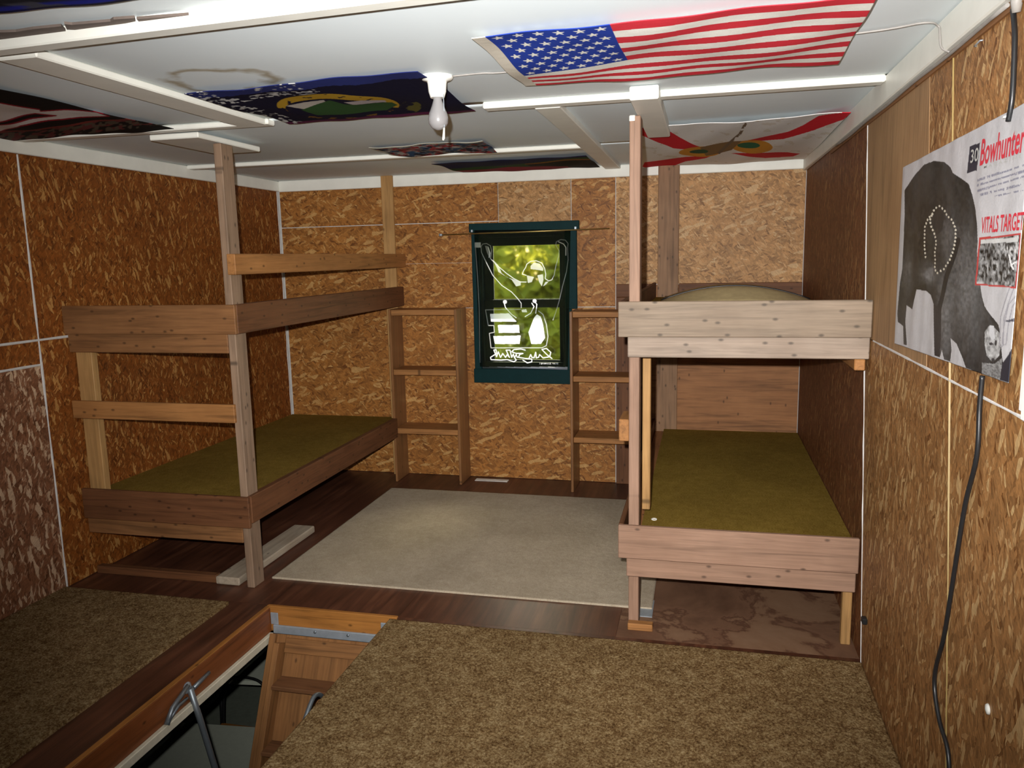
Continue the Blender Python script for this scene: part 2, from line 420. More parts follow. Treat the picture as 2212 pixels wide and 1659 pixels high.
def vnoise(x, y):
    xi = np.floor(x).astype(int); yi = np.floor(y).astype(int); fx = x-xi; fy = y-yi
    fx = fx*fx*(3-2*fx); fy = fy*fy*(3-2*fy); g = lambda a, b: _tab[a % 256, b % 256]
    return (g(xi, yi)*(1-fx)+g(xi+1, yi)*fx)*(1-fy)+(g(xi, yi+1)*(1-fx)+g(xi+1, yi+1)*fx)*fy
def fbm(x, y, o=4):
    s = 0; a = .5
    for i in range(o): s = s+a*vnoise(x*2**i+17*i, y*2**i+9*i); a *= .5
    return s
def text_mesh(name, s, mat, parent, org, ex, ey, width=None, height=None, extr=.0004, shear=0.0):
    """lettering laid on a surface: org lower left, ex/ey unit directions"""
    cu = bpy.data.curves.new(name, 'FONT'); cu.body = s; cu.shear = shear; cu.offset = .017 if mat == 'ink_red' else .008; cu.extrude = 0.0; cu.resolution_u = 3
    t = bpy.data.objects.new('tmp', cu); COL.objects.link(t)
    bpy.context.view_layer.update()
    me = bpy.data.meshes.new_from_object(t.evaluated_get(bpy.context.evaluated_depsgraph_get()))
    bpy.data.objects.remove(t)
    co = np.zeros(len(me.vertices)*3); me.vertices.foreach_get('co', co); co = co.reshape(-1, 3)
    mn, mx_ = co.min(0), co.max(0)
    sx = width/(mx_[0]-mn[0]); sy = height/(mx_[1]-mn[1])
    ex = np.array(ex, float); ey = np.array(ey, float); en = np.cross(ex, ey)
    w = (co[:, :1]-mn[0])*sx*ex + (co[:, 1:2]-mn[1])*sy*ey + en*extr
    me.vertices.foreach_set('co', w.ravel()); me.materials.clear()
    o = link(name, me, mat, parent); o.location = Vector(org)-wloc(parent); me.update(); return o

H = 2.125          # ceiling height
WX = -3.6          # left wall
RY = -6.0          # wall behind the camera

# ================================================================== SETTING
floor = struct(empty('floor', (-1.8, -1.0, 0)))
HX0, HX1, HY0, HY1 = -2.515, -1.880, -3.66, -2.232        # hatch hole
for x0, x1, y0, y1, m in ((WX-.1, HX0, RY-.1, -2.24, 'floor'), (HX0, HX1, RY-.1, HY0, 'floor'), (HX1, .1, RY-.1, HY1, 'floor'),
                       (WX-.1, HX1, HY1, 0.1, 'floor'), (HX1, -.93, HY1, .1, 'floor'), (-.93, .1, HY1, .1, 'floor_bare')):
    if m == 'floor' and x0 == WX-.1 and y1 == -2.24: y1 = HY1
    box('floor_sheet', x0+.0005, x1-.0005, y0+.0005, y1-.0005, -.10, 0, m, floor, bev=0)

ceiling = struct(empty('ceiling', (-1.8, -2.5, H)))
box('roof_deck', WX-.1, .1, RY-.1, .1, H+.03, H+.12, 'lower_wall', ceiling, 0)
ys = [RY-.05, -4.72, -3.52, -2.26, -1.02, .05]
for j in range(5):
    xs = [WX-.05, -2.40, .05] if j < 3 else [WX-.05, -1.18, .05]
    for i in range(2):
        x0, x1, y0, y1 = xs[i]+.0008, xs[i+1]-.0008, ys[j]+.0008, ys[j+1]-.0008
        ph = rnd.random()*6
        sag = lambda U, V, ph=ph: .008*np.sin(np.pi*U)**.5*np.sin(np.pi*V)*(1+.5*np.sin(U*6+ph)*np.cos(V*4+ph))
        sheet('ceiling_panel', [(x0, y0, H), (x1, y0, H), (x1, y1, H), (x0, y1, H)], 30, 24, 'ceiling', None, (0, 0, -1), .012, sag, parent=ceiling)

# ---- back wall
wb = struct(empty('wall_back', (-1.8, 0, 0)))
OX0, OX1, OZ0, OZ1 = -2.11, -1.50, .78, 1.71         # window opening
for x0, x1, z0, z1 in ((WX-.1, OX0, -.1, H+.1), (OX1, .1, -.1, H+.1), (OX0, OX1, -.1, OZ0), (OX0, OX1, OZ1, H+.1)):
    box('wall_core', x0, x1, .012, .11, z0, z1, 'caulk', wb, 0)
g = .0028
def bpanel(x0, x1, z0, z1, m, gl=1, gr=1, gb=1, gt=1):
    box('wall_sheet', x0+g*gl, x1-g*gr, 0, .012, z0+g*gb, z1-g*gt, m, wb, 0)
L0 = WX+.012
bpanel(L0, -1.962, 1.795, H, 'osb_back')
bpanel(-1.962, -1.464, OZ1, H, 'osb_back_pale')
bpanel(-1.464, -1.17, 1.21, H, 'osb_back')
bpanel(OX1, -1.464, 1.21, OZ1, 'osb_back', gr=0)
bpanel(OX0, -1.962, OZ1, 1.795, 'osb_back', gl=0)
bpanel(L0, OX0, 1.52, 1.795, 'osb_back', gr=0, gb=.3)
bpanel(L0, OX0, 1.21, 1.52, 'osb_back', gr=0, gt=.3, gb=.3)
bpanel(L0, OX0, 0, 1.21, 'osb_back', gr=0)
bpanel(OX0, OX1, 0, OZ0, 'osb_back', gl=0, gr=0)
bpanel(OX1, -1.17, 0, 1.21, 'osb_back', gl=0)
bpanel(-1.17, -.0, 1.355, H, 'osb_back_pale')
bpanel(-1.17, -.0, 0, 1.355, 'ply_wall_h')

# ---- left wall
wlft = struct(empty('wall_left', (WX, -2, 0)))
box('wall_core', WX-.11, WX-.012, RY-.1, .1, -.1, H+.1, 'caulk', wlft, 0)
def lpanel(y0, y1, z0, z1, m): box('wall_sheet', WX-.012, WX, y0+g, y1-g, z0+g, z1-g, m, wlft, .0015)
lpanel(-2.246, -.012, 1.215, H, 'osb_left'); lpanel(-2.246, -.012, 0, 1.215, 'osb_left')
lpanel(-4.68, -2.246, 1.215, H, 'osb_left'); lpanel(-4.68, -2.246, 1.10, 1.215, 'osb_left'); lpanel(-4.68, -2.246, 0, 1.10, 'osb_left_low')
lpanel(RY, -4.68, 1.215, H, 'osb_left'); lpanel(RY, -4.68, 0, 1.215, 'osb_left')

# ---- right wall (its sheet joints lean a little) with a window beside the camera
wr = struct(empty('wall_right', (0, -2, 0)))
V0, V1, VZ0, VZ1 = -4.57, -3.727, 1.30, 1.95
for y0, y1, z0, z1 in ((V1, .1, -.1, H+.1), (RY-.1, V0, -.1, H+.1), (V0, V1, -.1, VZ0), (V0, V1, VZ1, H+.1)):
    box('wall_core', .012, .11, y0, y1, z0, z1, 'caulk', wr, 0)
SH = .185
def quadpanel(y0, y1, z0, z1, m, s0=SH, s1=SH):
    """sheet with leaning edges: y = y0 + s0*z on its near side, y1 + s1*z on its far side"""
    vs_ = []
    for x in (0, .012):
        for (y, s, z, k) in ((y0, s0, z0+g, g), (y1, s1, z0+g, -g), (y1, s1, z1-g, -g), (y0, s0, z1-g, g)):
            vs_.append((x, y+s*z+k+2, z))
    me = bpy.data.meshes.new('wall_sheet')
    me.from_pydata(vs_, [], [(0, 1, 2, 3), (7, 6, 5, 4), (0, 4, 5, 1), (1, 5, 6, 2), (2, 6, 7, 3), (3, 7, 4, 0)])
    return link('wall_sheet', me, m, wr, (0, 0, 0))
SA, SB = -2.272, -3.36
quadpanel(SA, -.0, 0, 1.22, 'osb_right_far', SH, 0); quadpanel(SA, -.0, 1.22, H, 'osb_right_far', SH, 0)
quadpanel(SB, SA, 0, 1.22, 'osb_right')
quadpanel(-3.14, SA, 1.22, H, 'ply_strip'); quadpanel(SB, -3.14, 1.22, H, 'osb_right')
quadpanel(V1, SB, 0, 1.22, 'osb_right', 0, SH); quadpanel(V1, SB, 1.22, H, 'osb_right', 0, SH)
quadpanel(V0, V1, 0, VZ0, 'osb_right', 0, 0); quadpanel(V0, V1, VZ1, H, 'osb_right', 0, 0)
quadpanel(RY, V0, 0, 1.22, 'osb_right', 0, 0); quadpanel(RY, V0, 1.22, H, 'osb_right', 0, 0)
def bead(y0, z0, y1, z1, w, m, x, par, name='seam_bead'):
    """thin bead of filler along a joint of a side wall"""
    d = np.array([y1-y0, z1-z0], float); d /= np.hypot(*d); nrm = np.array([-d[1], d[0]])*w/2
    n = 26; vs_ = []; fs = []; rr = np.random.RandomState(int(abs(y0*1000)+abs(z0*77)))
    sx = .003 if x < -1 else -.003
    for i in range(n):
        t = i/(n-1); p = np.array([y0, z0])+(np.array([y1, z1])-np.array([y0, z0]))*t; k = .6+.8*rr.rand()
        for s_, e in ((-1, 0), (-.4, 1), (.4, 1), (1, 0)):
            vs_.append((sx*e*k+(-sx*.3 if e == 0 else 0), p[0]+nrm[0]*s_*k-par.location.y, p[1]+nrm[1]*s_*k))
    for i in range(n-1):
        for k in range(3): fs.append((i*4+k, i*4+k+1, i*4+k+5, i*4+k+4))
    me = bpy.data.meshes.new(name); me.from_pydata(vs_, [], fs); return link(name, me, m, par)
bead(SA, .0, SA+SH*2.03, 2.03, .009, 'seam_white', 0, wr)
bead(SB, .0, SB+SH*2.03, 2.03, .004, 'seam_gold', 0, wr)
bead(-2.20, 1.22, -3.60, 1.22, .008, 'seam_white', 0, wr)
bead(-.006, 0, -.006, 2.03, .016, 'seam_white', 0, wr)
bead(-2.246, .0, -2.246, 2.05, .013, 'seam_white', WX, wlft)
bead(-2.0, 1.215, -4.6, 1.215, .013, 'seam_white', WX, wlft)
bead(-2.25, 1.10, -4.6, 1.10, .014, 'seam_white', WX, wlft)
bead(-.010, 0, -.010, 2.05, .02, 'seam_white', WX, wlft)
# ---- wall behind the camera
wrr = struct(empty('wall_rear', (-1.8, RY, 0)))
box('wall_core', WX-.1, .1, RY-.11, RY-.012, -.1, H+.1, 'caulk', wrr, 0)
for k in range(3): box('wall_sheet', WX+1.2*k+g, WX+1.2*(k+1)-g, RY-.012, RY, 0, H, 'osb_back', wrr, 0)

# ---- white trims: cove boards, joint battens, pads over the bunk posts
def trim(n, *a, mat='white_trim', bev=.004): return struct(box('trim_%d' % n, *a, mat, None, bev))
trim(1, WX+.02, -.02, -.02, 0, 2.048, H-.001)
trim(2, WX, WX+.02, RY, 0, 2.052, H-.001)
trim(3, -.022, -.0, RY, 0, 2.038, H-.001)
t4 = trim(4, -3.53, -.03, -3.60, -3.55, H-.036, H+.004); t4.location = (-1.80, -3.548, H-.016); t4.rotation_euler.z = math.radians(-3.1)
trim(5, WX+.02, -2.33, -2.275, -2.22, H-.022, H)
trim(6, -1.42, -.022, -2.30, -2.235, H-.024, H)
trim(7, WX+.02, -1.235, -1.06, -1.0, H-.022, H)
trim(8, -2.47, -2.34, -3.42, -2.275, H-.024, H)
trim(9, -1.235, -1.135, -2.235, -.02, H-.026, H)
trim(10, -.862, -.762, -2.42, -1.50, H-.052, H-.006)
trim(11, -2.94, -2.70, -2.21, -1.72, H-.046, H-.022)
# the wood edge of the wall board behind the right-hand trim
trim(12, -.006, .0, -4.5, -1.0, 2.018, 2.038, mat='brown_board', bev=0)

# ragged dark strips along the battens: gap shadow painted in, with peeled paint
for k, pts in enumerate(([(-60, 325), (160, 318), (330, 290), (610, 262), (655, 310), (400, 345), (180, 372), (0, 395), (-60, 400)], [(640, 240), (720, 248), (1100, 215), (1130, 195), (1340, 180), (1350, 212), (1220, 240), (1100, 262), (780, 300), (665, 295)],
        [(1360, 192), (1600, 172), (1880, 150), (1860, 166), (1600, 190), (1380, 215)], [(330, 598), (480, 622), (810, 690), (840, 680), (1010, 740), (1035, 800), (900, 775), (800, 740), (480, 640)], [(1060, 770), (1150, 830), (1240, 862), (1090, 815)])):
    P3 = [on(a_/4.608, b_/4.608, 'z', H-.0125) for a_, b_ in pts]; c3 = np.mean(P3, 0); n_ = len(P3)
    me = bpy.data.meshes.new('gap_shadow_peel')
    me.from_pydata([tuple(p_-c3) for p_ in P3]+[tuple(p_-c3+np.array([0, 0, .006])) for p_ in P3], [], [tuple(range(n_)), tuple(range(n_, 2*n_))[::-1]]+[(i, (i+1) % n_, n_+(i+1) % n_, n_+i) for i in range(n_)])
    link('gap_shadow_peel', me, 'shadow_peel', ceiling, Vector(c3)-ceiling.location)

# ---- window in the back wall
w1 = struct(empty('window_1', (-1.8, -.01, .69)))
box('casing_header', -2.164, -1.408, -.03, -.0, 1.722, 1.782, 'teal', w1)
box('casing_apron', -2.157, -1.463, -.03, -.0, .688, .786, 'teal', w1)
box('casing_side', -2.150, -2.10, -.025, -.0, .765, 1.722, 'teal', w1)
box('casing_side', -1.505, -1.425, -.025, -.0, 1.20, 1.722, 'teal', w1)
box('casing_side', -1.505, -1.463, -.025, -.0, .765, 1.20, 'teal', w1)
for a in ((-2.11, -2.085, .0, .10, OZ0, OZ1), (-1.525, -1.50, .0, .10, OZ0, OZ1), (-2.085, -1.525, .0, .10, OZ1-.025, OZ1), (-2.085, -1.525, .0, .10, OZ0, OZ0+.052)):
    box('jamb', *a, 'black_sash', w1, .001)
for nm, z0, z1, y in (('upper', 1.235, 1.685, .065), ('lower', .805, 1.262, .04)):
    s = empty('sash', (-1.8, y, z0), w1); s.location = Vector((-1.8, y, z0))-w1.location
    zt = .055; zb = .03 if nm == 'upper' else .04
    for a in ((-2.085, -2.025, y, y+.024, z0, z1), (-1.585+.06, -1.525, y, y+.024, z0, z1)): pass
    box('stile', -2.085, -2.02, y, y+.024, z0, z1, 'black_sash', s, .002)
    box('stile', -1.555, -1.525, y, y+.024, z0, z1, 'black_sash', s, .002)
    box('rail', -2.02, -1.555, y, y+.024, z1-zt, z1, 'black_sash', s, .002)
    box('rail', -2.02, -1.555, y, y+.024, z0, z0+zb, 'black_sash', s, .002)
    box('pane', -2.02, -1.555, y+.010, y+.013, z0+zb, z1-zt, 'glass', s, 0)
# ---- window in the right wall, only its casing edge shows
w2 = struct(empty('window_2', (0, -4.08, VZ0)))
box('casing_side', -.022, -.0, V1, V1+.09, VZ0-.06, VZ1+.085, 'white_casing', w2)
box('casing_side', -.022, -.0, V0-.09, V0, VZ0-.06, VZ1+.085, 'white_casing', w2)
box('casing_header', -.022, -.0, V0, V1, VZ1, VZ1+.085, 'white_casing', w2)
box('window_sill', -.05, -.0, V0, V1, VZ0-.06, VZ0, 'white_casing', w2)
for a in ((.05, .075, V0, V0+.05, VZ0, VZ1), (.05, .075, V1-.05, V1, VZ0, VZ1), (.05, .075, V0+.05, V1-.05, VZ1-.05, VZ1), (.05, .075, V0+.05, V1-.05, VZ0, VZ0+.05), (.05, .075, V0+.05, V1-.05, 1.60, 1.64)):
    box('sash_bar', *a, 'white_casing', w2, .002)
box('pane', .061, .064, V0+.05, V1-.05, VZ0+.05, VZ1-.05, 'glass', w2, 0)

# ---- the room below, seen through the hatch
LZ = -2.45
DX, DY = -5.7, 1.3
struct(box('floor_downstairs', DX-.1, .1, RY-.1, DY+.1, LZ-.1, LZ, 'green_trim', None, 0))
struct(box('wall_downstairs_back', DX-.1, .1, DY, DY+.1, LZ, -.1, 'lower_wall', None, 0))
struct(box('wall_downstairs_left', DX-.1, DX, RY-.1, DY, LZ, -.1, 'lower_wall', None, 0))
struct(box('wall_downstairs_right', 0, .1, RY-.1, DY, LZ, -.1, 'lower_wall', None, 0))
struct(box('wall_downstairs_rear', DX, 0, RY-.1, RY, LZ, -.1, 'lower_wall', None, 0))
struct(box('ceiling_downstairs', DX-.1, WX-.101, RY-.1, DY+.1, -.1, -.02, 'lower_wall', None, 0))
struct(box('ceiling_downstairs_back', WX-.101, .1, .111, DY+.1, -.1, -.02, 'lower_wall', None, 0))
struct(box('ground', -40, 40, DY+.15, 60, LZ-.3, LZ-.2, 'grass', None, 0))

# ================================================================== BUNKS
bl = tag(empty('bunk_bed', (-3.1, -1.05, 0)), 'aged brown wooden bunk bed with guard rail and crossbar, against red-brown wall', 'bunk bed')
box('post', -2.722, -2.683, -2.076, -1.985, 0, H-.052, 'grey_post', bl)
box('post', -2.785, -2.70, -.042, -.021, 0, H, 'fir_light', bl)
box('front_board', WX+.004, -2.664, -2.098, -2.078, 1.228, 1.363, 'brown_board', bl)
box('front_board', WX+.004, -2.724, -2.077, -2.04, 1.138, 1.235, 'brown_board', bl)
box('crossbar', WX+.004, -2.705, -2.098, -2.078, .815, .902, 'fir', bl)
box('front_board', WX+.004, -2.668, -2.098, -2.078, .306, .458, 'dark_board', bl)
box('front_board', WX+.004, -2.724, -2.077, -2.04, .224, .34, 'brown_board', bl)
box('inner_leg', -3.595, -3.505, -2.040, -2.0, .30, 1.20, 'fir_light', bl)
box('side_rail', -2.700, -2.664, -2.077, -.0, 1.228, 1.363, 'dark_board', bl)
box('side_rail', -2.700, -2.664, -2.077, -.225, .325, .458, 'dark_board', bl)
box('guard_rail', -2.682, -2.640, -2.10, -.0, 1.497, 1.59, 'fir', bl)
box('bed_deck', WX+.004, -2.7005, -2.038, -.0, 1.235, 1.262, 'ply_wall', bl)
box('deck_carpet', WX+.004, -2.7005, -2.038, -.003, 1.262, 1.278, 'olive', bl, 0)
box('bed_deck', WX+.004, -2.7005, -2.038, -.0, .38, .405, 'ply_wall', bl)
box('deck_carpet', WX+.004, -2.7005, -2.038, -.003, .405, .420, 'olive', bl, 0)

br = tag(empty('bunk_bed', (-.46, -1.09, 0)), 'pale knotty pine bunk bed with olive carpet decks, beside the animal poster', 'bunk bed')
box('post', -.888, -.846, -2.126, -2.037, .0, H-.054, 'pine_pink', br)
pt = box('paint_smear', -.889, -.866, -2.1275, -2.09, H-.075, H-.052, 'porcelain', br)
box('post', -.846, -.812, -1.96, -1.90, .46, 1.15, 'fir_light', br)
box('back_post', -.895, -.762, -.045, -.021, 0, H, 'brown_post', br)
box('front_board', -.925, -.004, -2.184, -2.164, 1.230, 1.368, 'pine', br)
box('front_board', -.890, -.004, -2.163, -2.127, 1.148, 1.28, 'pine_white', br)
box('front_board', -.925, -.008, -2.184, -2.164, .321, .461, 'pine_pink', br)
box('front_board', -.893, -.012, -2.163, -2.127, .236, .36, 'pine_pink', br)
box('leg', -.050, -.014, -2.126, -2.09, 0, .40, 'fir_light', br)
box('side_rail', -.925, -.905, -2.163, -.0, 1.230, 1.368, 'dark_board', br)
box('side_rail', -.925, -.905, -2.163, -.0, .321, .461, 'dark_board', br)
box('wall_cleat', -.052, -.014, -2.15, -.02, 1.104, 1.146, 'fir', br)
box('back_ledger', -1.165, -.925, -.024, -.001, 1.275, 1.36, 'dark_board', br)
box('back_ledger', -.76, -.004, -.024, -.001, 1.275, 1.36, 'dark_board', br)
box('back_board', -1.165, -.93, -.02, -.001, 0, 1.274, 'dark_board', br)
box('bed_deck', -.904, -.004, -2.126, -.046, 1.235, 1.26, 'ply_wall', br)
box('deck_carpet', -.904, -.004, -2.03, -.046, 1.26, 1.275, 'olive', br, 0)
box('bed_deck', -.904, -.004, -2.126, -.046, .36, .385, 'ply_wall', br)
box('deck_carpet', -.845, -.004, -2.126, -.046, .385, .400, 'olive', br, 0)
box('step_block', -.930, -.889, -2.11, -1.93, .795, .886, 'fir', br)
box('foot_block', -.888, -.785, -2.165, -2.127, 0, .030, 'fir', br)

# pad lying on the upper pine bunk, bowed up
def dome(U, V): return .078*np.clip(1-(2*U-1)**2*1.0, 0, 1)*np.clip(np.sin(np.pi*np.clip(V, 0, 1))*1.6, 0, 1)
pad = sheet('sleeping_pad', [(-.84, -.85, 1.285), (-.03, -.85, 1.285), (-.03, -.10, 1.285), (-.84, -.10, 1.285)], 28, 24, 'pad', None, (0, 0, 1), .01, dome, loc=(-.43, -.5, 1.276))
tag(pad, 'thin tan pad bowed upward on the upper pine bunk', 'pad')
pp = [(-.84+.81*t, -.62, 1.287+.078*(1-(2*t-1)**2)) for t in np.linspace(0, 1, 20)]
tube('edge_binding', pp, .005, 'rubber', pad, 6)

# ================================================================== SHELVES by the window
sh = tag(empty('shelf_unit', (-2.45, -.1, 0)), 'narrow brown wooden shelf unit between the brown bunk and the window', 'shelf')
box('side_panel', -2.699, -2.683, -.222, -.0, 0, 1.215, 'shelf_wood', sh)
box('side_panel', -2.228, -2.210, -.222, -.0, 0, 1.215, 'shelf_wood', sh)
for z in (1.212, .800, .385): box('shelf_board', -2.682, -2.229, -.215, -.001, z-.038, z, 'fir', sh)
sh2 = tag(empty('shelf_unit', (-1.27, -.1, 0)), 'narrow brown wooden shelf unit between the window and the pine bunk', 'shelf')
box('side_panel', -1.437, -1.419, -.272, -.0, 0, 1.198, 'shelf_wood', sh2)
box('side_panel', -1.022, -1.004, -.262, -.025, 0, 1.198, 'shelf_wood', sh2)
for z in (1.196, .778, .372): box('shelf_board', -1.418, -1.023, -.262, -.026, z-.036, z, 'fir', sh2)

# ================================================================== WINDOW BANNER AND ROD
rod = tag(empty('curtain_rod', (-1.8, -.06, 1.72)), 'thin brass curtain rod over the dark green window', 'rod')
tube('rod', [(-2.35, -.041, 1.712), (-1.205, -.041, 1.722)], .0045, 'brass', rod)
tube('finial', [(-2.372, -.041, 1.7118), (-2.35, -.041, 1.712)], [.011, .007], 'steel', rod, 10)
for x in (-2.14, -1.43): box('bracket', x-.006, x+.006, -.040, -.0305, 1.725, 1.74, 'steel', rod, 0)
def z8(px, py): return (px-980)*4.147, (py-450)*4.147
BW = [[(245, 345), (250, 395), (290, 480), (350, 600), (430, 690), (520, 750), (575, 810), (605, 850), (605, 890)],
      [(245, 345), (260, 320), (295, 315), (330, 335), (340, 380), (330, 450), (400, 520), (470, 580), (540, 630), (600, 660), (650, 660)],
      [(650, 600), (615, 590), (625, 560), (645, 530), (655, 500), (690, 475), (740, 470), (790, 490), (815, 540), (825, 590), (820, 630), (850, 650), (880, 640), (900, 600), (915, 520), (940, 430), (945, 380), (915, 330), (920, 300), (960, 280), (1000, 285), (1025, 315), (1020, 360)],
      [(1020, 360), (1025, 460), (1010, 570), (975, 700), (945, 830), (915, 930), (890, 1000)],
      [(335, 1250), (320, 1120), (365, 1110), (360, 1050), (310, 1050), (285, 910), (600, 905)],
      [(760, 920), (800, 950), (830, 1040), (845, 1150), (830, 1230), (790, 1250), (340, 1250)],
      [(195, 350), (215, 620), (228, 900), (235, 1380)]]
BWb = [[(450, 840), (465, 890), (520, 950), (560, 980)], [(720, 830), (745, 860), (735, 940)], [(700, 850), (720, 880), (690, 940), (640, 970)],
       [(880, 1345), (835, 1310), (790, 1265), (830, 1255), (870, 1290), (860, 1330), (800, 1340), (770, 1310), (760, 1335), (740, 1340), (735, 1290), (720, 1340), (700, 1335), (690, 1310), (676, 1340)],
       [(640, 1270), (600, 1260), (540, 1265), (520, 1285), (560, 1300), (620, 1300), (590, 1310), (580, 1335), (640, 1345), (700, 1350), (700, 1375), (660, 1385), (620, 1360)],
       [(570, 1335), (560, 1310), (545, 1340), (535, 1305), (520, 1335), (505, 1270), (470, 1270), (500, 1335), (480, 1310), (465, 1335), (440, 1300), (420, 1335), (400, 1285), (385, 1330), (360, 1270), (380, 1265), (385, 1300), (330, 1335), (335, 1355), (420, 1360), (480, 1355), (540, 1375), (560, 1360), (545, 1335)],
       [(310, 350), (325, 400), (318, 440)], [(940, 300), (985, 320), (1005, 350), (1005, 420)]]
BP = [[(325, 945), (495, 940), (565, 1015), (335, 1015)], [(395, 1045), (585, 1045), (590, 1115), (405, 1115)], [(355, 1145), (600, 1140), (590, 1215), (370, 1215)],
      [(745, 950), (780, 970), (800, 1040), (818, 1160), (780, 1215), (695, 1215), (670, 1110), (720, 980)],
      [(610, 908), (650, 903), (658, 930), (612, 932)], [(188, 305), (243, 305), (243, 350), (188, 350)]]
BH = [[(690, 515), (720, 485), (770, 495), (805, 540), (800, 560), (740, 550), (690, 545)], [(750, 600), (800, 590), (805, 640), (790, 700), (765, 660)],
      [(655, 600), (720, 615), (700, 660), (665, 670)], [(350, 460), (400, 510), (430, 580), (480, 620), (600, 655), (600, 690), (560, 700), (520, 640), (450, 600), (400, 570), (390, 540)],
      [(280, 335), (310, 340), (325, 400), (320, 440), (300, 400)], [(800, 700), (820, 660), (850, 655), (830, 680)]]
def paint_banner(U, V, px, py):
    X, Y = z8(px, py); a = np.zeros(X.shape)
    for l in BW: a = np.maximum(a, .42*np.clip(1.6-dline(X, Y, l)/3.0, 0, 1))
    for l in BWb: a = np.maximum(a, np.clip(1.6-dline(X, Y, l)/3.2, 0, 1))
    for q_ in BH: a = np.maximum(a, .30*inpoly(X, Y, q_))
    for q_ in BP: a = np.maximum(a, 1.0*inpoly(X, Y, q_))
    for c in ((460, 838), (725, 830)): a = np.maximum(a, np.clip(1.6-np.hypot(X-c[0], Y-c[1])/13, 0, 1))
    dash = (np.abs(Y-1391) < 6) & (((X > 768) & (X < 872)) | ((X > 885) & (X < 936))) & (vnoise(X*.25, Y*.1) > .45)
    a = np.maximum(a, .45*dash)
    a = np.maximum(a, .8*((Y > 1421) & (X > 285) & (X < 1020)))
    return np.stack([a, a, a], -1)
bq = [on(980+x/4.147, 450+y/4.147, 'y', -.036) for x, y in ((183, 196), (1047, 188), (1024, 1447), (236, 1418))]
ban = sheet('window_banner', bq, 300, 440, 'banner', paint_banner, (0, -1, 0), .0012,
            lambda U, V: .0016*np.sin(U*9+V*3)*np.cos(V*4)+.0005*np.sin(U*23))
tag(ban, 'sheer black banner with a white reversed number and figure, hung over the window', 'banner')

# ================================================================== CEILING FLAGS
FZ = H-.020
def fl_quad(pts, z=FZ): return [on(u, v, 'z', z) for u, v in pts]
fw = lambda k: (lambda U, V: .0045*np.sin(U*9+k)*np.cos(V*7+2*k)+.0015*np.sin(U*23+V*11+k))
RED, WHT, BLU = (.58, .035, .05), (.78, .76, .70), (.018, .045, .30)
def paint_us(U, V, px, py):
    t = np.where(V < .73, V/.73*.54, .54+(V-.73)/.27*.46)
    v = t*(1-U)**1.3+V*(1-(1-U)**1.3)
    out = np.where((np.floor(v*13) % 2 == 0)[..., None], RED, WHT).astype(float)
    out = np.where((U < .04)[..., None], (.62, .57, .48), out)
    ca = (U > .04) & (U < .375) & (v < 7/13)
    out = np.where(ca[..., None], BLU, out)
    cu_ = (U-.04)/.335; cv = v/(7/13)
    for r in range(9):
        n = 6 if r % 2 == 0 else 5
        for k in range(n):
            x0 = (k+.5)/6 if n == 6 else (k+1)/6; y0 = (r+.6)/9.2
            dx = (cu_-x0)*.335; dy = (cv-y0)*.36
            an = np.arctan2(dx, -dy); rr = np.hypot(dx, dy)
            m = np.mod(an, 2*np.pi/5)-np.pi/5
            rad = .0165*.42/np.cos(np.pi/5-np.abs(m)*0-np.minimum(np.abs(np.pi/5-np.abs(m)), np.pi/5)*1.0+0)*1.0
            spike = .0068+.0105*(np.abs(m)/(np.pi/5))**1.6
            out = np.where((ca & (rr < spike))[..., None], (.78, .77, .70), out)
    return out
us = sheet('flag', fl_quad([(1018, 84), (1897, -10), (1810, 138), (1135, 189)], H-.027), 520, 330, 'flagcloth', paint_us, (0, 0, -1), .002, fw(1))
tag(us, 'stars and stripes flag in red, white and blue on the ceiling', 'flag')
def z7(px, py): return (px-380)*3.253, (py-130)*3.253
def paint_navy(U, V, px, py):
    X, Y = z7(px, py); o = np.zeros(X.shape+(3,)); o[:] = (.004, .004, .019)
    n = fbm(X*.02, Y*.06)
    o[(V < .10+.06*n)] = (.018, .026, .13)
    ring = ell(X, Y, 1140, 322, 430, 88) & ~ell(X, Y, 1150, 335, 380, 62)
    o[ring & (Y < 340) & (n > .30)] = (.40, .24, .02)
    o[ring & (Y >= 340) & (n > .52)] = (.16, .08, .015)
    o[inpoly(X, Y, [(770, 325), (900, 300), (1040, 285), (1060, 310), (900, 340)])] = (.42, .38, .34)
    o[inpoly(X, Y, [(1180, 295), (1300, 275), (1470, 285), (1480, 300), (1250, 312)])] = (.40, .35, .36)
    o[inpoly(X, Y, [(880, 345), (1040, 300), (1080, 285), (1180, 308), (1300, 312), (1520, 300), (1560, 320), (1480, 360), (1000, 382)])] = (.025, .07, .02)
    o[ell(X, Y, 1650, 330, 75, 45) & (n > .45)] = (.10, .09, .02)
    o[(V > .93)] = (.09, .012, .05)
    n3 = fbm(X*.03, Y*.14)
    o[((U < .10) & (n3 > .56)) | ((np.abs(V-.24+.1*U) < .05) & (U < .52) & (n3 > .52)) | ((V < .12) & (U > .25) & (U < .5) & (n3 > .63))] = (.5, .5, .5)
    return o
nv = sheet('flag', fl_quad([(398, 204), (902, 153), (1027, 241), (625, 268)]), 320, 200, 'flagcloth', paint_navy, (0, 0, -1), .002, fw(2))
tag(nv, 'navy blue flag with gold-ringed green seal on the ceiling beside the bulb', 'flag')
def z6(px, py): return (px-1370)*4.514, (py-230)*4.514
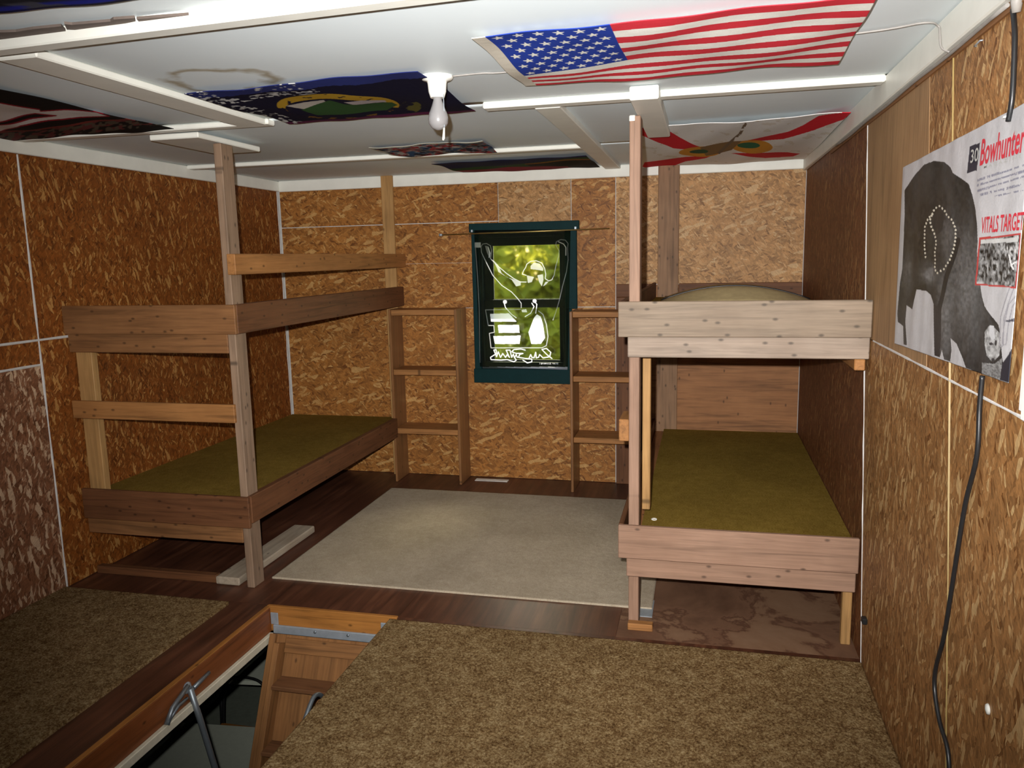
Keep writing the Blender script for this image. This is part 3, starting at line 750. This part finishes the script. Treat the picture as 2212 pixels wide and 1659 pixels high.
def paint_saltire(U, V, px, py):
    X, Y = z6(px, py); o = np.zeros(X.shape+(3,)); o[:] = (.84, .82, .80)
    n = fbm(X*.01, Y*.03)
    o[(n > .66)] = (.74, .69, .62)
    for p_ in ([(60, 150), (140, 270), (350, 250), (450, 310), (640, 390), (560, 412), (380, 400), (240, 350), (60, 280)], [(1100, 335), (1300, 290), (1500, 250), (1650, 190), (1800, 105), (2150, 50), (2040, 130), (1750, 230), (1450, 315), (1250, 340)],
               [(80, 585), (100, 545), (500, 495), (760, 475), (700, 500), (500, 540), (400, 580), (130, 600)], [(940, 460), (1250, 450), (1500, 450), (1620, 462), (1550, 492), (1280, 508), (1100, 482)]):
        o[inpoly(X, Y, p_)] = (.66, .02, .035)
    o[ell(X, Y, 640, 440, 205, 50) | ell(X, Y, 1150, 395, 200, 62)] = (.70, .32, .04)
    o[inpoly(X, Y, [(640, 400), (950, 345), (1050, 340), (950, 430), (760, 470), (700, 480)])] = (.26, .16, .07)
    o[ell(X, Y, 630, 440, 92, 20)] = (.03, .10, .05); o[ell(X, Y, 1115, 386, 110, 29)] = (.02, .16, .08)
    o[(dline(X, Y, [(1085, 160), (1030, 270), (900, 390), (830, 450)]) < 13) & (n > .35)] = (.20, .14, .09)
    return o
fs_ = sheet('flag', fl_quad([(1380, 278), (1838, 244), (1738, 345), (1385, 362)], H-.028), 300, 220, 'flagcloth', paint_saltire, (0, 0, -1), .002, fw(3))
tag(fs_, 'white flag with red diagonal cross and orange seal above the pine bunk', 'flag')
def z3(px, py): return px*4.608, py*4.608
def paint_black(U, V, px, py):
    X, Y = z3(px, py); o = np.zeros(X.shape+(3,)); o[:] = (.008, .007, .007)
    w_ = [(-900, 800), (0, 1015), (390, 1080), (400, 1100), (640, 1095), (960, 1110), (1085, 1150), (900, 1178), (500, 1200), (200, 1240), (0, 1320), (-900, 1500)]
    b_ = [(-400, 1330), (0, 1205), (350, 1130), (560, 1155), (300, 1185), (0, 1238)]
    d = np.minimum(dline(X, Y, w_+w_[:1]), dline(X, Y, b_+b_[:1]))
    o[inpoly(X, Y, w_)] = (.72, .68, .68); o[inpoly(X, Y, b_)] = (.01, .008, .008)
    o[d < 6] = (.30, .015, .03)
    band = inpoly(X, Y, [(-900, 1450), (0, 1335), (1400, 1172), (1640, 1240), (200, 1412), (-900, 1560)])
    o[band & (vnoise(X*.016+Y*.03, Y*.05) > .55)] = (.13, .03, .03)
    o[band & (vnoise(X*.03+40, Y*.05+X*.01) > .62)] = (.09, .07, .05)
    o[dline(X, Y, [(-600, 1390), (0, 1325), (1400, 1168)]) < 8] = (.17, .03, .025)
    return o
bq2 = [on(-60, 160, 'z', FZ), on(330, 262, 'z', FZ), on(350, 270, 'z', FZ), (-3.575, -2.30, FZ)]
bk = sheet('flag', [(-3.57, -3.13, FZ), (-2.775, -3.13, FZ), (-2.76, -2.285, FZ), (-3.57, -2.285, FZ)], 260, 240, 'flagcloth', paint_black, (0, 0, -1), .002, fw(4))
tag(bk, 'black flag with grey blade shapes edged in red, on the ceiling by the red-brown wall', 'flag')
def paint_dark(U, V, px, py):
    o = np.zeros(U.shape+(3,)); o[:] = (.010, .010, .016); o[V > .93] = (.01, .015, .20)
    o[fbm(U*14, V*30) > .62] = (.05, .05, .07); return o
dk_ = sheet('flag', [on(-300, 57, 'z', FZ)-np.array([0, .6, 0]), on(420, -12, 'z', FZ)-np.array([0, .6, 0]), on(420, -12, 'z', FZ), on(-300, 57, 'z', FZ)], 60, 40, 'flagcloth', paint_dark, (0, 0, -1), .002, fw(5))
tag(dk_, 'near-black flag with a bright blue border on the ceiling', 'flag')
def paint_motley(U, V, px, py):
    n = fbm(U*14+V*3, V*5-U*2); n2 = fbm(U*18+31, V*9+5)
    o = np.zeros(U.shape+(3,)); o[:] = (.16, .16, .18)
    o[n > .5] = (.36, .05, .06); o[n2 > .56] = (.40, .38, .36); o[(n < .36)] = (.03, .07, .15)
    o[n2 < .33] = (.02, .02, .03); e = (U < .02) | (V < .06); o[e] = (.5, .5, .42); return o
mo = sheet('flag', fl_quad([(796, 320), (1042, 304), (1074, 328), (862, 339)]), 160, 110, 'flagcloth', paint_motley, (0, 0, -1), .002, fw(6))
tag(mo, 'small mottled red, grey and blue banner on the ceiling behind the pull chain', 'flag')
def paint_bands(U, V, px, py):
    o = np.zeros(U.shape+(3,)); o[:] = (.012, .016, .05)
    o[V > .50-.42*U*U] = (.018, .06, .018); o[(V > .62-.42*U) & (U > .55)] = (.20, .08, .015)
    o[(V > .68-.40*U) & (U > .55) & (V > .15)] = (.010, .012, .008); o[(V > .70) & (U < .80)] = (.24, .018, .035); return o
ba = sheet('flag', fl_quad([(932, 354), (1266, 337), (1296, 361), (1000, 373)]), 160, 110, 'flagcloth', paint_bands, (0, 0, -1), .002, fw(7))
tag(ba, 'dark flag of navy, green and red bands on the ceiling above the window', 'flag')

# ================================================================== LAMP
LX, LY = -1.432, -2.791
lamp = tag(empty('ceiling_lamp', (LX, LY, H)), 'white porcelain lampholder with bare frosted bulb and pull chain on the ceiling', 'lamp')
lathe('lampholder', [(.050, 0), (.052, -.008), (.046, -.014), (.032, -.018), (.030, -.026), (.028, -.05), (.024, -.062), (.022, -.068)], 'porcelain', (LX, LY, H-.006), lamp)
lathe('bulb', [(.013, 0), (.014, -.012), (.020, -.030), (.029, -.052), (.032, -.068), (.030, -.083), (.021, -.096), (.008, -.102), (.001, -.103)], 'bulb', (LX, LY, H-.070), lamp)
pc = tube('pull_chain', [(LX+.022, LY-.008, H-.06), (LX+.024, LY-.01, H-.12), (LX+.022, LY-.01, H-.195)], .0016, 'steel', lamp, 6)
tube('chain_pull', [(LX+.022, LY-.01, H-.168), (LX+.019, LY-.01, H-.20), (LX+.017, LY-.01, H-.206)], [.003, .0045, .003], 'ivory_wire', lamp, 8)
lw = [(LX+.05, LY, H-.012), (-1.28, -2.80, H-.012), (-1.18, -2.80, H-.014), (-.7, -2.86, H-.012), (-.21, -2.915, H-.012), (-.07, -2.965, H-.012), (-.03, -2.94, H-.016), (-.027, -2.95, 2.09), (-.027, -2.97, 2.05), (-.012, -2.99, 2.032)]
tag(tube('lamp_wire', spline(lw, 5), .0026, 'wire'), 'thin grey wire running from the lampholder across the ceiling', 'wire')
tag(tube('wall_wire', [(-.010, y, 2.030+.002*math.sin(y*9)) for y in np.linspace(-3.38, -1.2, 24)], .0045, 'wire'), 'grey wire tucked below the white trim on the poster wall', 'wire')
tag(tube('staple', [(-.0, -3.165, 2.003), (-.006, -3.167, 2.003), (-.006, -3.205, 2.006), (-.0, -3.207, 2.006)], .0018, 'steel', None, 6), 'single bright steel staple in the board above the poster', 'staple')

# ================================================================== POSTER
def zp(px, py): return (px-1920)*3.318, (py-340)*3.318
deer = [(118, 235), (160, 170), (200, 110), (260, 50), (330, 25), (400, 33), (445, 70), (465, 110), (520, 150), (575, 190), (600, 270), (625, 370), (640, 480), (645, 600), (640, 700), (650, 800), (660, 920), (670, 1000), (690, 1070), (740, 1140), (790, 1200), (805, 1260), (812, 1340), (820, 1420), (830, 1500), (810, 1595), (740, 1575), (670, 1560), (560, 1508), (530, 1430), (490, 1335), (443, 1298), (450, 1380), (440, 1462), (400, 1450), (385, 1380), (370, 1432), (332, 1420), (328, 1200), (325, 1050), (300, 985), (272, 958), (200, 945), (182, 1000), (172, 1090), (130, 1060), (120, 1180), (132, 1345), (108, 1342), (104, 1210), (70, 1180), (66, 1120), (85, 900), (100, 800), (110, 600), (118, 400)]
vit = [(315, 405), (330, 365), (365, 350), (400, 375), (420, 415), (460, 450), (482, 510), (480, 590), (465, 670), (440, 740), (400, 800), (350, 830), (330, 800), (335, 740), (330, 680), (342, 610), (330, 555), (308, 500), (298, 450), (315, 405)]
vit2 = [(315, 405), (285, 440), (262, 500), (260, 580), (260, 650), (268, 720)]
def paint_poster(U, V, px, py):
    X, Y = zp(px, py); o = np.zeros(X.shape+(3,)); o[:] = (.50, .49, .505)
    n = fbm(X*.02, Y*.008); n2 = fbm(X*.08, Y*.05)
    o *= (.9+.2*n)[..., None]
    body = inpoly(X, Y, deer); g_ = .008+.05*np.clip(n-.35, 0, 1)+.03*n2*n2
    neck = np.exp(-(((X-560)/110)**2+((Y-900)/330)**2))*.16+np.exp(-(((X-400)/45)**2+((Y-1150)/260)**2))*.14+np.exp(-(((X-420)/50)**2+((Y-560)/150)**2))*.07+np.exp(-(((X-130)/40)**2+((Y-830)/130)**2))*.10+np.exp(-(((X-290)/50)**2+((Y-840)/60)**2))*.20
    g_ = g_+neck*(.2+1.0*n2)
    o[body] = np.stack([g_, g_, g_*1.02], -1)[body]
    o[(dline(X, Y, [(500, 590), (470, 700), (420, 850), (385, 1010), (360, 1100)]) < 16) & body] = (.012, .012, .014)
    o[inpoly(X, Y, [(325, 1050), (380, 1080), (378, 1300), (366, 1430), (334, 1420)])] = (.014, .013, .016)
    o[inpoly(X, Y, [(185, 930), (272, 905), (272, 958), (205, 945), (172, 1090), (135, 1050)])] = (.014, .014, .014)
    o[inpoly(X, Y, [(310, 420), (365, 365), (400, 420), (390, 520), (345, 560), (315, 480)]) & (n2 > .3)] = (.02, .02, .022)
    for path in (vit, vit2):
        L = 0
        for (x1, y1), (x2, y2) in zip(path[:-1], path[1:]):
            seg = math.hypot(x2-x1, y2-y1); k = 0
            while L < seg:
                t = L/seg; o[np.hypot(X-(x1+(x2-x1)*t), (Y-(y1+(y2-y1)*t))*.8) < 6.5] = (.62, .58, .48); L += 27
            L -= seg
    # muzzle
    hd = inpoly(X, Y, [(690, 1250), (720, 1210), (760, 1220), (800, 1260), (812, 1340), (800, 1420), (745, 1470), (705, 1420), (690, 1340)])
    o[hd] = (np.stack([.30+.25*(n2-.4)*3]*3, -1).clip(.06, .6))[hd]
    o[inpoly(X, Y, [(725, 1205), (755, 1205), (765, 1300), (740, 1310), (722, 1270)])] = (.55, .55, .57)
    for e_ in ((735, 1335, 14, 10), (770, 1330, 9, 20), (750, 1455, 12, 16)): o[ell(X, Y, *e_)] = (.03, .03, .035)
    gr = inpoly(X, Y, [(670, 1470), (760, 1480), (820, 1440), (815, 1600), (735, 1580), (670, 1560)])
    o[gr] = np.stack([.12+.5*np.clip(fbm(X*.09, Y*.12)-.3, 0, 1)]*3, -1)[gr]
    o[inpoly(X, Y, [(820, 1480), (860, 1420), (885, 1370), (878, 1620), (805, 1595)])] = (.02, .02, .03)
    for l in ([(815, 1340), (820, 1150), (850, 1050), (900, 900)], [(835, 1330), (850, 1200), (880, 1060), (960, 960)]):
        o[np.abs(dline(X, Y, l)-14) < 4] = (.32, .31, .34)
    o[inpoly(X, Y, [(845, 1170), (915, 1150), (910, 1178), (850, 1180)])] = (.08, .08, .1)
    # inset photograph in a red frame
    fr = [(655, 575), (955, 543), (918, 938), (625, 915)]
    o[inpoly(X, Y, fr)] = (.45, .05, .05)
    ins = inpoly(X, Y, [(664, 588), (946, 556), (911, 926), (636, 904)])
    m = np.clip((fbm(X*.09, Y*.04)-.3)*1.1, .01, .5)*(.3+1.4*vnoise(X*.03, Y*.015)); o[ins] = np.stack([m, m, m], -1)[ins]
    o[inpoly(X, Y, [(668, 592), (935, 572), (932, 606), (664, 618)])] = (.55, .55, .54)
    o[(dline(X, Y, [(870, 700), (885, 770), (915, 750)]) < 6) | (dline(X, Y, [(885, 770), (900, 800)]) < 6)] = (.7, .7, .7)
    # small print
    X1, Y1 = (px-2060)*6.914, (py-240)*6.914
    for k, (xa, xb, ya, yb) in enumerate([(360, 1400, 1035, 700), (355, 1400, 1115, 790), (365, 1400, 1190, 870), (385, 1020, 1255, 1100), (620, 1400, 1270, 1110)]):
        yy = ya+(yb-ya)*(X1-xa)/(xb-xa)
        ln = (np.abs(Y1-yy) < (17 if k < 4 else 10)) & (X1 > xa) & (X1 < xb)
        o[ln & (vnoise(X1*.03+11*k, np.full_like(X1, 3.3*k)) > .22) & (vnoise(X1*.2, Y1*.12+k) > .25)] = (.22, .22, .28)
    o[inpoly(X1, Y1, [(250, 525), (400, 470), (350, 885), (205, 930)])] = (.02, .02, .035)
    return o
pq = [(-.004, -2.536, 1.800), (-.004, -3.62, 1.822), (-.004, -3.528, 1.279), (-.004, -2.554, 1.252)]
pq = [(-.005, -2.536, 1.797), (-.005, -3.545, 1.820), (-.005, -3.531, 1.277), (-.005, -2.554, 1.250)]
po = sheet('poster', pq, 420, 300, 'posterpaper', paint_poster, (-1, 0, 0), .001, lambda U, V: .0012+.0007*np.sin(U*26+V*2)+.0004*np.sin(U*61), loc=(-.005, -3.04, 1.25))
tag(po, 'black and white deer poster with red lettering pinned to the brown board wall', 'poster')
EX, EY = (0, -1, 0), (0, 0, 1); TX = -.0076
def ptext(name, t, m, u0, v0, u1, v1, hgt, sh=0.0):
    p0_, p1_ = on(u0, v0, 'x', TX), on(u1, v1, 'x', TX)
    text_mesh(name, t, m, po, tuple(p0_), EX, EY, abs(p1_[1]-p0_[1]), hgt, shear=sh)
ptext('title', 'Bowhunter', 'ink_red', 2116.5, 359, 2213, 322, .057, .12)
ptext('subtitle', 'M A G A Z I N E', 'ink_grey', 2125, 364.5, 2206, 339, .007)
ptext('badge_number', '30', 'ink_grey', 2096, 353, 2113, 347, .030)
ptext('headline', 'VITALS TARGET', 'ink_red', 2119, 504, 2211, 494.5, .035)
for y_, z_ in ((-3.415, 1.805),): lathe('pin', [(.007, 0), (.006, .004), (.001, .005)], 'paper', (-.008, y_, z_), po, 10)

# black cable down the poster wall, plug at the top
cb = tag(empty('power_cable', (-.012, -3.33, 0)), 'black power cable hanging down the poster wall with a grey plug at the top', 'cable')
cpx = [(2188, 20), (2192, 75), (2190, 150), (2186, 215), (2178, 262), (2150, 500), (2122, 812), (2116, 880), (2110, 985), (2085, 1090), (2063, 1225), (2040, 1370), (2022, 1440), (2019, 1490), (2030, 1560), (2047, 1620), (2051, 1700), (2045, 1790)]
cp = [on(u, v, 'x', -.009 if not (262 < v < 812) else -.001) for u, v in cpx]
cp = [(p[0], p[1], p[2]) if not 262 < cpx[i][1] < 812 else (-.0035, p[1], p[2]) for i, p in enumerate(cp)]
tube('cord', spline(cp[:5], 6), .0055, 'rubber', cb, 8)
tube('cord', spline(cp[6:], 6), .0055, 'rubber', cb, 8)
p0 = on(2190, 18, 'x', -.015); tube('plug', [(-.012, p0[1]-.012, p0[2]+.045), (-.012, p0[1]-.004, p0[2]+.01), (-.010, p0[1], p0[2]-.008)], [.012, .011, .008], 'wire', cb, 10)
ob = on(2186, 8, 'x', 0)
tag(box('outlet_box', -.030, -.0, ob[1]-.07, ob[1]+.02, ob[2]+.02, ob[2]+.10, 'black_metal', None, .004), 'black outlet box under the white trim on the poster wall', 'outlet box')
hk = on(1872, 1340, 'x', 0)
tag(box('wall_hook', -.018, -.0, hk[1]-.02, hk[1]+.012, hk[2]-.010, hk[2]+.012, 'black_metal', None, .003), 'small black bracket low on the wall near the pine bunk leg', 'bracket')
nb = on(2135, 1532, 'x', 0)
tag(lathe('wall_button', [(.012, 0), (.010, .004), (.002, .006)], 'paper', (-.0, nb[1], nb[2]), None, 12), 'small white button on the brown board wall beside the cable', 'button').rotation_euler = (0, -math.pi/2, 0)

# ================================================================== FLOOR COVERINGS
def rug(name, x0, x1, y0, y1, mat, h, amp, nx, ny, label, cat):
    r_ = np.random.RandomState(len(name)*7+nx)
    jit = r_.rand(ny, nx)
    def wv(U, V):
        n = .6*(fbm(U*nx*.5, V*ny*.5)-.47)+.6*(jit-.5)
        e = np.minimum(np.minimum(U, 1-U)*(x1-x0), np.minimum(V, 1-V)*(y1-y0)); return amp*n*np.clip(e/.02, 0, 1)
    o = sheet(name, [(x0, y1, h), (x1, y1, h), (x1, y0, h), (x0, y0, h)], nx, ny, mat, None, (0, 0, 1), h-.0005, wv, loc=((x0+x1)/2, (y0+y1)/2, 0))
    return tag(o, label, cat)
rug('rug', -2.66, -.80, -1.955, -.395, 'rug', .009, .002, 240, 200, 'pale beige-grey rug between the two bunk beds', 'rug')
rug('carpet', -1.900, -.004, -5.2, -2.285, 'carpet_front', .014, .007, 420, 620, 'tan and brown shag carpet on the poster side of the floor hatch', 'carpet')
rug('carpet', WX+.005, -2.70, -5.2, -2.262, 'carpet_front', .014, .007, 220, 620, 'brown shag carpet between the floor hatch and the red-brown wall', 'carpet')
tag(box('loose_plank', -2.895, -2.765, -2.075, -1.30, .002, .042, 'grey_post', None, .006), 'loose grey plank on the floor under the brown bunk', 'plank')
bpy.data.objects['loose_plank'].data.materials[0] = wood('pale_grey_plank', (.40, .33, .25), .7, .3)
tag(box('floor_timber', WX+.01, -2.90, -2.06, -2.02, 0, .040, 'dark_board', None, .004), 'dark reddish timber on the floor across the foot of the brown bunk', 'timber')
tag(box('paper_strip', -2.15, -1.915, -.105, -.055, 0, .003, 'paper', None, 0), 'white paper strip on the floor below the window', 'paper')
tag(box('metal_scrap', -.86, -.795, -2.03, -1.86, 0, .004, 'steel', None, 0), 'square grey metal scrap on the floor behind the pine bunk post', 'metal scrap')
rp = on(1413, 1122, 'z', .402)
rg = tube('ring', [(rp[0]+.011*math.cos(a), rp[1]+.011*math.sin(a), .403) for a in np.linspace(0, 2*math.pi, 17)], .0022, 'porcelain', None, 6)
tag(rg, 'tiny white ring on the olive carpet of the lower pine bunk', 'ring')

# ================================================================== FLOOR HATCH AND FOLDING LADDER
al = tag(empty('attic_ladder', (-2.2, -2.25, 0)), 'folding wooden attic ladder in its framed floor hatch with steel hinge arms', 'ladder')
box('frame_board', -2.514, -2.494, -3.64, -2.254, -.115, .000, 'hatch_red', al)
box('edge_lip', -2.515, -2.493, -3.64, -2.254, .0005, .005, 'hatch_wood', al, .001)
box('frame_board', -1.901, -1.881, -3.64, -2.254, -.115, -.001, 'hatch_red', al)
box('frame_board', -2.514, -1.881, -2.253, -2.233, -.115, .006, 'hatch_wood', al)
box('frame_board', -2.493, -1.902, -3.659, -3.641, -.115, .002, 'hatch_red', al)
box('rim_strip', -2.496, -2.476, -3.64, -2.27, -.146, -.112, 'cream_strip', al)
hb = box('hinge_bar', -2.480, -1.915, -2.268, -2.256, -.118, -.078, 'steel', al)
for x in (-2.27, -2.11):
    b = lathe('bolt', [(.007, 0), (.006, .003), (.001, .004)], 'iron', (x, -2.268, -.092), hb, 10); b.rotation_euler = (math.pi/2, 0, 0); b.location = (0, 0, 0)
    b.location = hb.rotation_euler.to_matrix().inverted() @ (Vector((x, -2.2685, -.092))-Vector(((-2.480-1.915)/2, -2.262, -.098))); b.rotation_euler = (hb.rotation_euler.to_matrix().inverted() @ Matrix.Rotation(math.pi/2, 3, 'X')).to_euler()
box('corner_plate', -2.492, -2.455, -2.262, -2.2545, -.078, -.022, 'steel', al)
box('corner_plate', -1.955, -1.903, -2.262, -2.2545, -.078, -.022, 'steel', al)
# tilted ladder section: local x across, local y down the slope, local z out of the door panel
slope = math.radians(64.5)
door = empty('ladder_section', (0, 0, 0), al)
door.location = Vector((-2.19, -2.300, -.10))-al.location
# local +y points down the slope towards the camera, local +z out of the panel
ydir = Vector((0, -math.cos(slope), -math.sin(slope))); zdir = Vector((0, -math.sin(slope), math.cos(slope))); xdir = ydir.cross(zdir)
door.rotation_euler = Matrix((xdir, ydir, zdir)).transposed().to_euler()
def lb(name, x0, x1, y0, y1, z0, z1, mat): return box(name, x0, x1, y0, y1, z0, z1, mat, door, .002, local=True)
sgn = 1 if xdir.x > 0 else -1
lb('door_panel', -.275, .275, 0, 1.33, -.012, 0, 'ladder_wood')
for s in (-1, 1):
    lb('door_stile', min(s*.275, s*.245), max(s*.275, s*.245), 0, 1.33, 0.0005, .022, 'ladder_wood')
    lb('stringer', min(s*.222, s*.196), max(s*.222, s*.196), .035, 2.60, .0005, .072, 'ladder_wood')
lb('door_rail', -.194, .194, .012, .075, .0005, .02, 'ladder_wood')
for k in range(8):
    yk = .20+.262*k
    t = box('tread', -.195, .195, 0, .09, 0, .019, 'tread', door, .002, local=True)
    # treads lie level when the ladder is down
    c = Vector((0, yk, .042)); t.location = c
    rot = door.rotation_euler.to_matrix().inverted()
    t.rotation_euler = rot.to_euler()
# fix tread orientation so that the long side stays across
for t in [o for o in door.children if o.name.startswith('tread')]:
    t.rotation_euler = (door.rotation_euler.to_matrix().inverted()).to_euler()
# hinge arms
pv = Vector((-2.478, -2.868, -.045))
tube('arm', [tuple(pv), (-2.462, -2.842, -.20), (-2.440, -2.80, -.46), (-2.44, -2.775, -.72)], .0120, 'iron', al, 8)
tube('arm', [tuple(pv+Vector((0, -.008, .015))), tuple(on(372, 1530, 'x', -2.474)), tuple(on(360, 1566, 'x', -2.474))], [.009, .009, .011], 'iron', al, 8)
tube('arm', [tuple(pv+Vector((0, -.02, -.03))), tuple(on(385, 1525, 'x', -2.47)), tuple(on(362, 1562, 'x', -2.47))], .006, 'iron', al, 8)
tube('arm', [tuple(pv+Vector((0, .02, -.012))), tuple(on(452, 1452, 'x', -2.478))], [.009, .007], 'iron', al, 8)
lathe('pivot_bolt', [(.022, 0), (.022, .006), (.012, .012), (.001, .013)], 'steel', tuple(pv-Vector((.014, 0, 0))), al, 14).rotation_euler = (0, math.pi/2, 0)
hp = [on(u, v, 'x', -2.03) for u, v in ((658, 1556), (668, 1528), (678, 1506), (688, 1500), (697, 1505), (704, 1514), (720, 1500))]
tube('arm', spline([tuple(p) for p in hp], 5), .009, 'iron', al, 8)

# ================================================================== DOWNSTAIRS FURNITURE glimpsed through the hatch
def table(cx, cy, lx, ly, rz, label):
    t = tag(empty('table', (cx, cy, LZ)), label, 'table'); t.rotation_euler = (0, 0, rz)
    bm = bmesh.new(); r = .12; ring = []
    for sx, sy, a0 in ((1, 1, 0), (-1, 1, 90), (-1, -1, 180), (1, -1, 270)):
        for k in range(7):
            a = math.radians(a0+15*k); ring.append((sx*(lx/2-r)+r*math.cos(a), sy*(ly/2-r)+r*math.sin(a)))
    lo = [bm.verts.new((x, y, .71)) for x, y in ring]; hi = [bm.verts.new((x, y, .745)) for x, y in ring]
    bm.faces.new(hi); bm.faces.new(lo[::-1])
    for k in range(len(ring)): bm.faces.new((lo[k], lo[(k+1) % len(ring)], hi[(k+1) % len(ring)], hi[k]))
    me = bpy.data.meshes.new('table_top'); bm.to_mesh(me); bm.free(); link('table_top', me, 'table_top', t)
    for sx in (-1, 1):
        for sy in (-1, 1): tube('leg', [(sx*(lx/2-.1), sy*(ly/2-.1), 0), (sx*(lx/2-.12), sy*(ly/2-.12), .71)], .018, 'black_metal', t, 8, local=True)
    return t
table(-3.98, .42, 1.1, 1.14, .12, 'pale rounded table downstairs, seen beside the ladder top')
table(-3.95, -1.15, 1.3, .80, .1, 'pale long table downstairs, seen under the hatch arm')
ch = tag(empty('chair', (-4.0, -.50, LZ)), 'black metal chair with tan seat downstairs, glimpsed through the hatch', 'chair')
box('seat', -.20, .20, -.18, .18, .43, .47, 'tan_vinyl', ch, .01, local=True)
for sx in (-1, 1):
    tube('leg', [(sx*.19, -.17, 0), (sx*.18, -.16, .43)], .011, 'black_metal', ch, 8, local=True)
    tube('leg', [(sx*.19, .19, 0), (sx*.18, .17, .43)], .011, 'black_metal', ch, 8, local=True)
tube('backrest_frame', spline([(-.18, .17, .44), (-.18, .22, .72), (-.10, .24, .82), (.10, .24, .82), (.18, .22, .72), (.18, .17, .44)], 5), .011, 'black_metal', ch, 8, local=True)

# ================================================================== TREES outside the window
def tree(x, y, h, spread, label, seed):
    r = random.Random(seed); t = tag(empty('tree', (x, y, LZ-.2)), label, 'tree', 'trees outside the window')
    tr_ = spline([(0, 0, 0), (.1*r.uniform(-1, 1), .1*r.uniform(-1, 1), h*.35), (.2*r.uniform(-1, 1), .1, h*.75)], 4)
    tube('trunk', tr_, [.17*(1-.75*i/(len(tr_)-1)) for i in range(len(tr_))], 'bark', t, 8, local=True)
    vs_, fs = [], []
    cl = []
    while len(cl) < 46:
        x_, y_ = r.uniform(-1, 1), r.uniform(-1, 1)
        if x_*x_+y_*y_ < 1: cl.append((x_*spread*.72, y_*spread*.72, h*r.uniform(.22, 1.0), r.uniform(.35, .7)))
    for cx, cy, cz, cr in cl:
        for k in range(170):
            p = Vector((max(-spread, min(spread, cx+r.gauss(0, cr*.4))), max(-spread, min(spread, cy+r.gauss(0, cr*.4))), cz+r.gauss(0, cr*.4)))
            a = Vector((r.gauss(0, 1), r.gauss(0, 1), r.gauss(0, .6))).normalized()*r.uniform(.08, .14); b = a.cross(Vector((r.gauss(0, 1), r.gauss(0, 1), r.gauss(0, 1)))).normalized()*a.length*.5
            i = len(vs_); vs_ += [p-a, p+b, p+a, p-b]; fs.append((i, i+1, i+2, i+3))
    me = bpy.data.meshes.new('foliage'); me.from_pydata(vs_, [], fs); f = link('foliage', me, 'leaf', t); f['kind'] = 'stuff'
TL = ['yellow-green tree nearest the window, its leaves behind the lower pane', 'broad leafy tree behind the nearest tree outside the window',
      'leafy tree at the far end of the lawn, right of the broad tree', 'tall leafy tree at the back of the lawn, behind the broad tree', 'leafy tree at the back of the lawn beside the tallest one']
for k, (x, y, h, s) in enumerate([(-2.6, 5.6, 4.6, .95), (-4.75, 8.4, 6.0, 1.35), (-2.9, 11.2, 7.0, 1.4), (-6.2, 13.5, 8.5, 1.7), (-3.0, 15.5, 8, 1.7)]):
    tree(x, y, h, s, TL[k], 100+k)
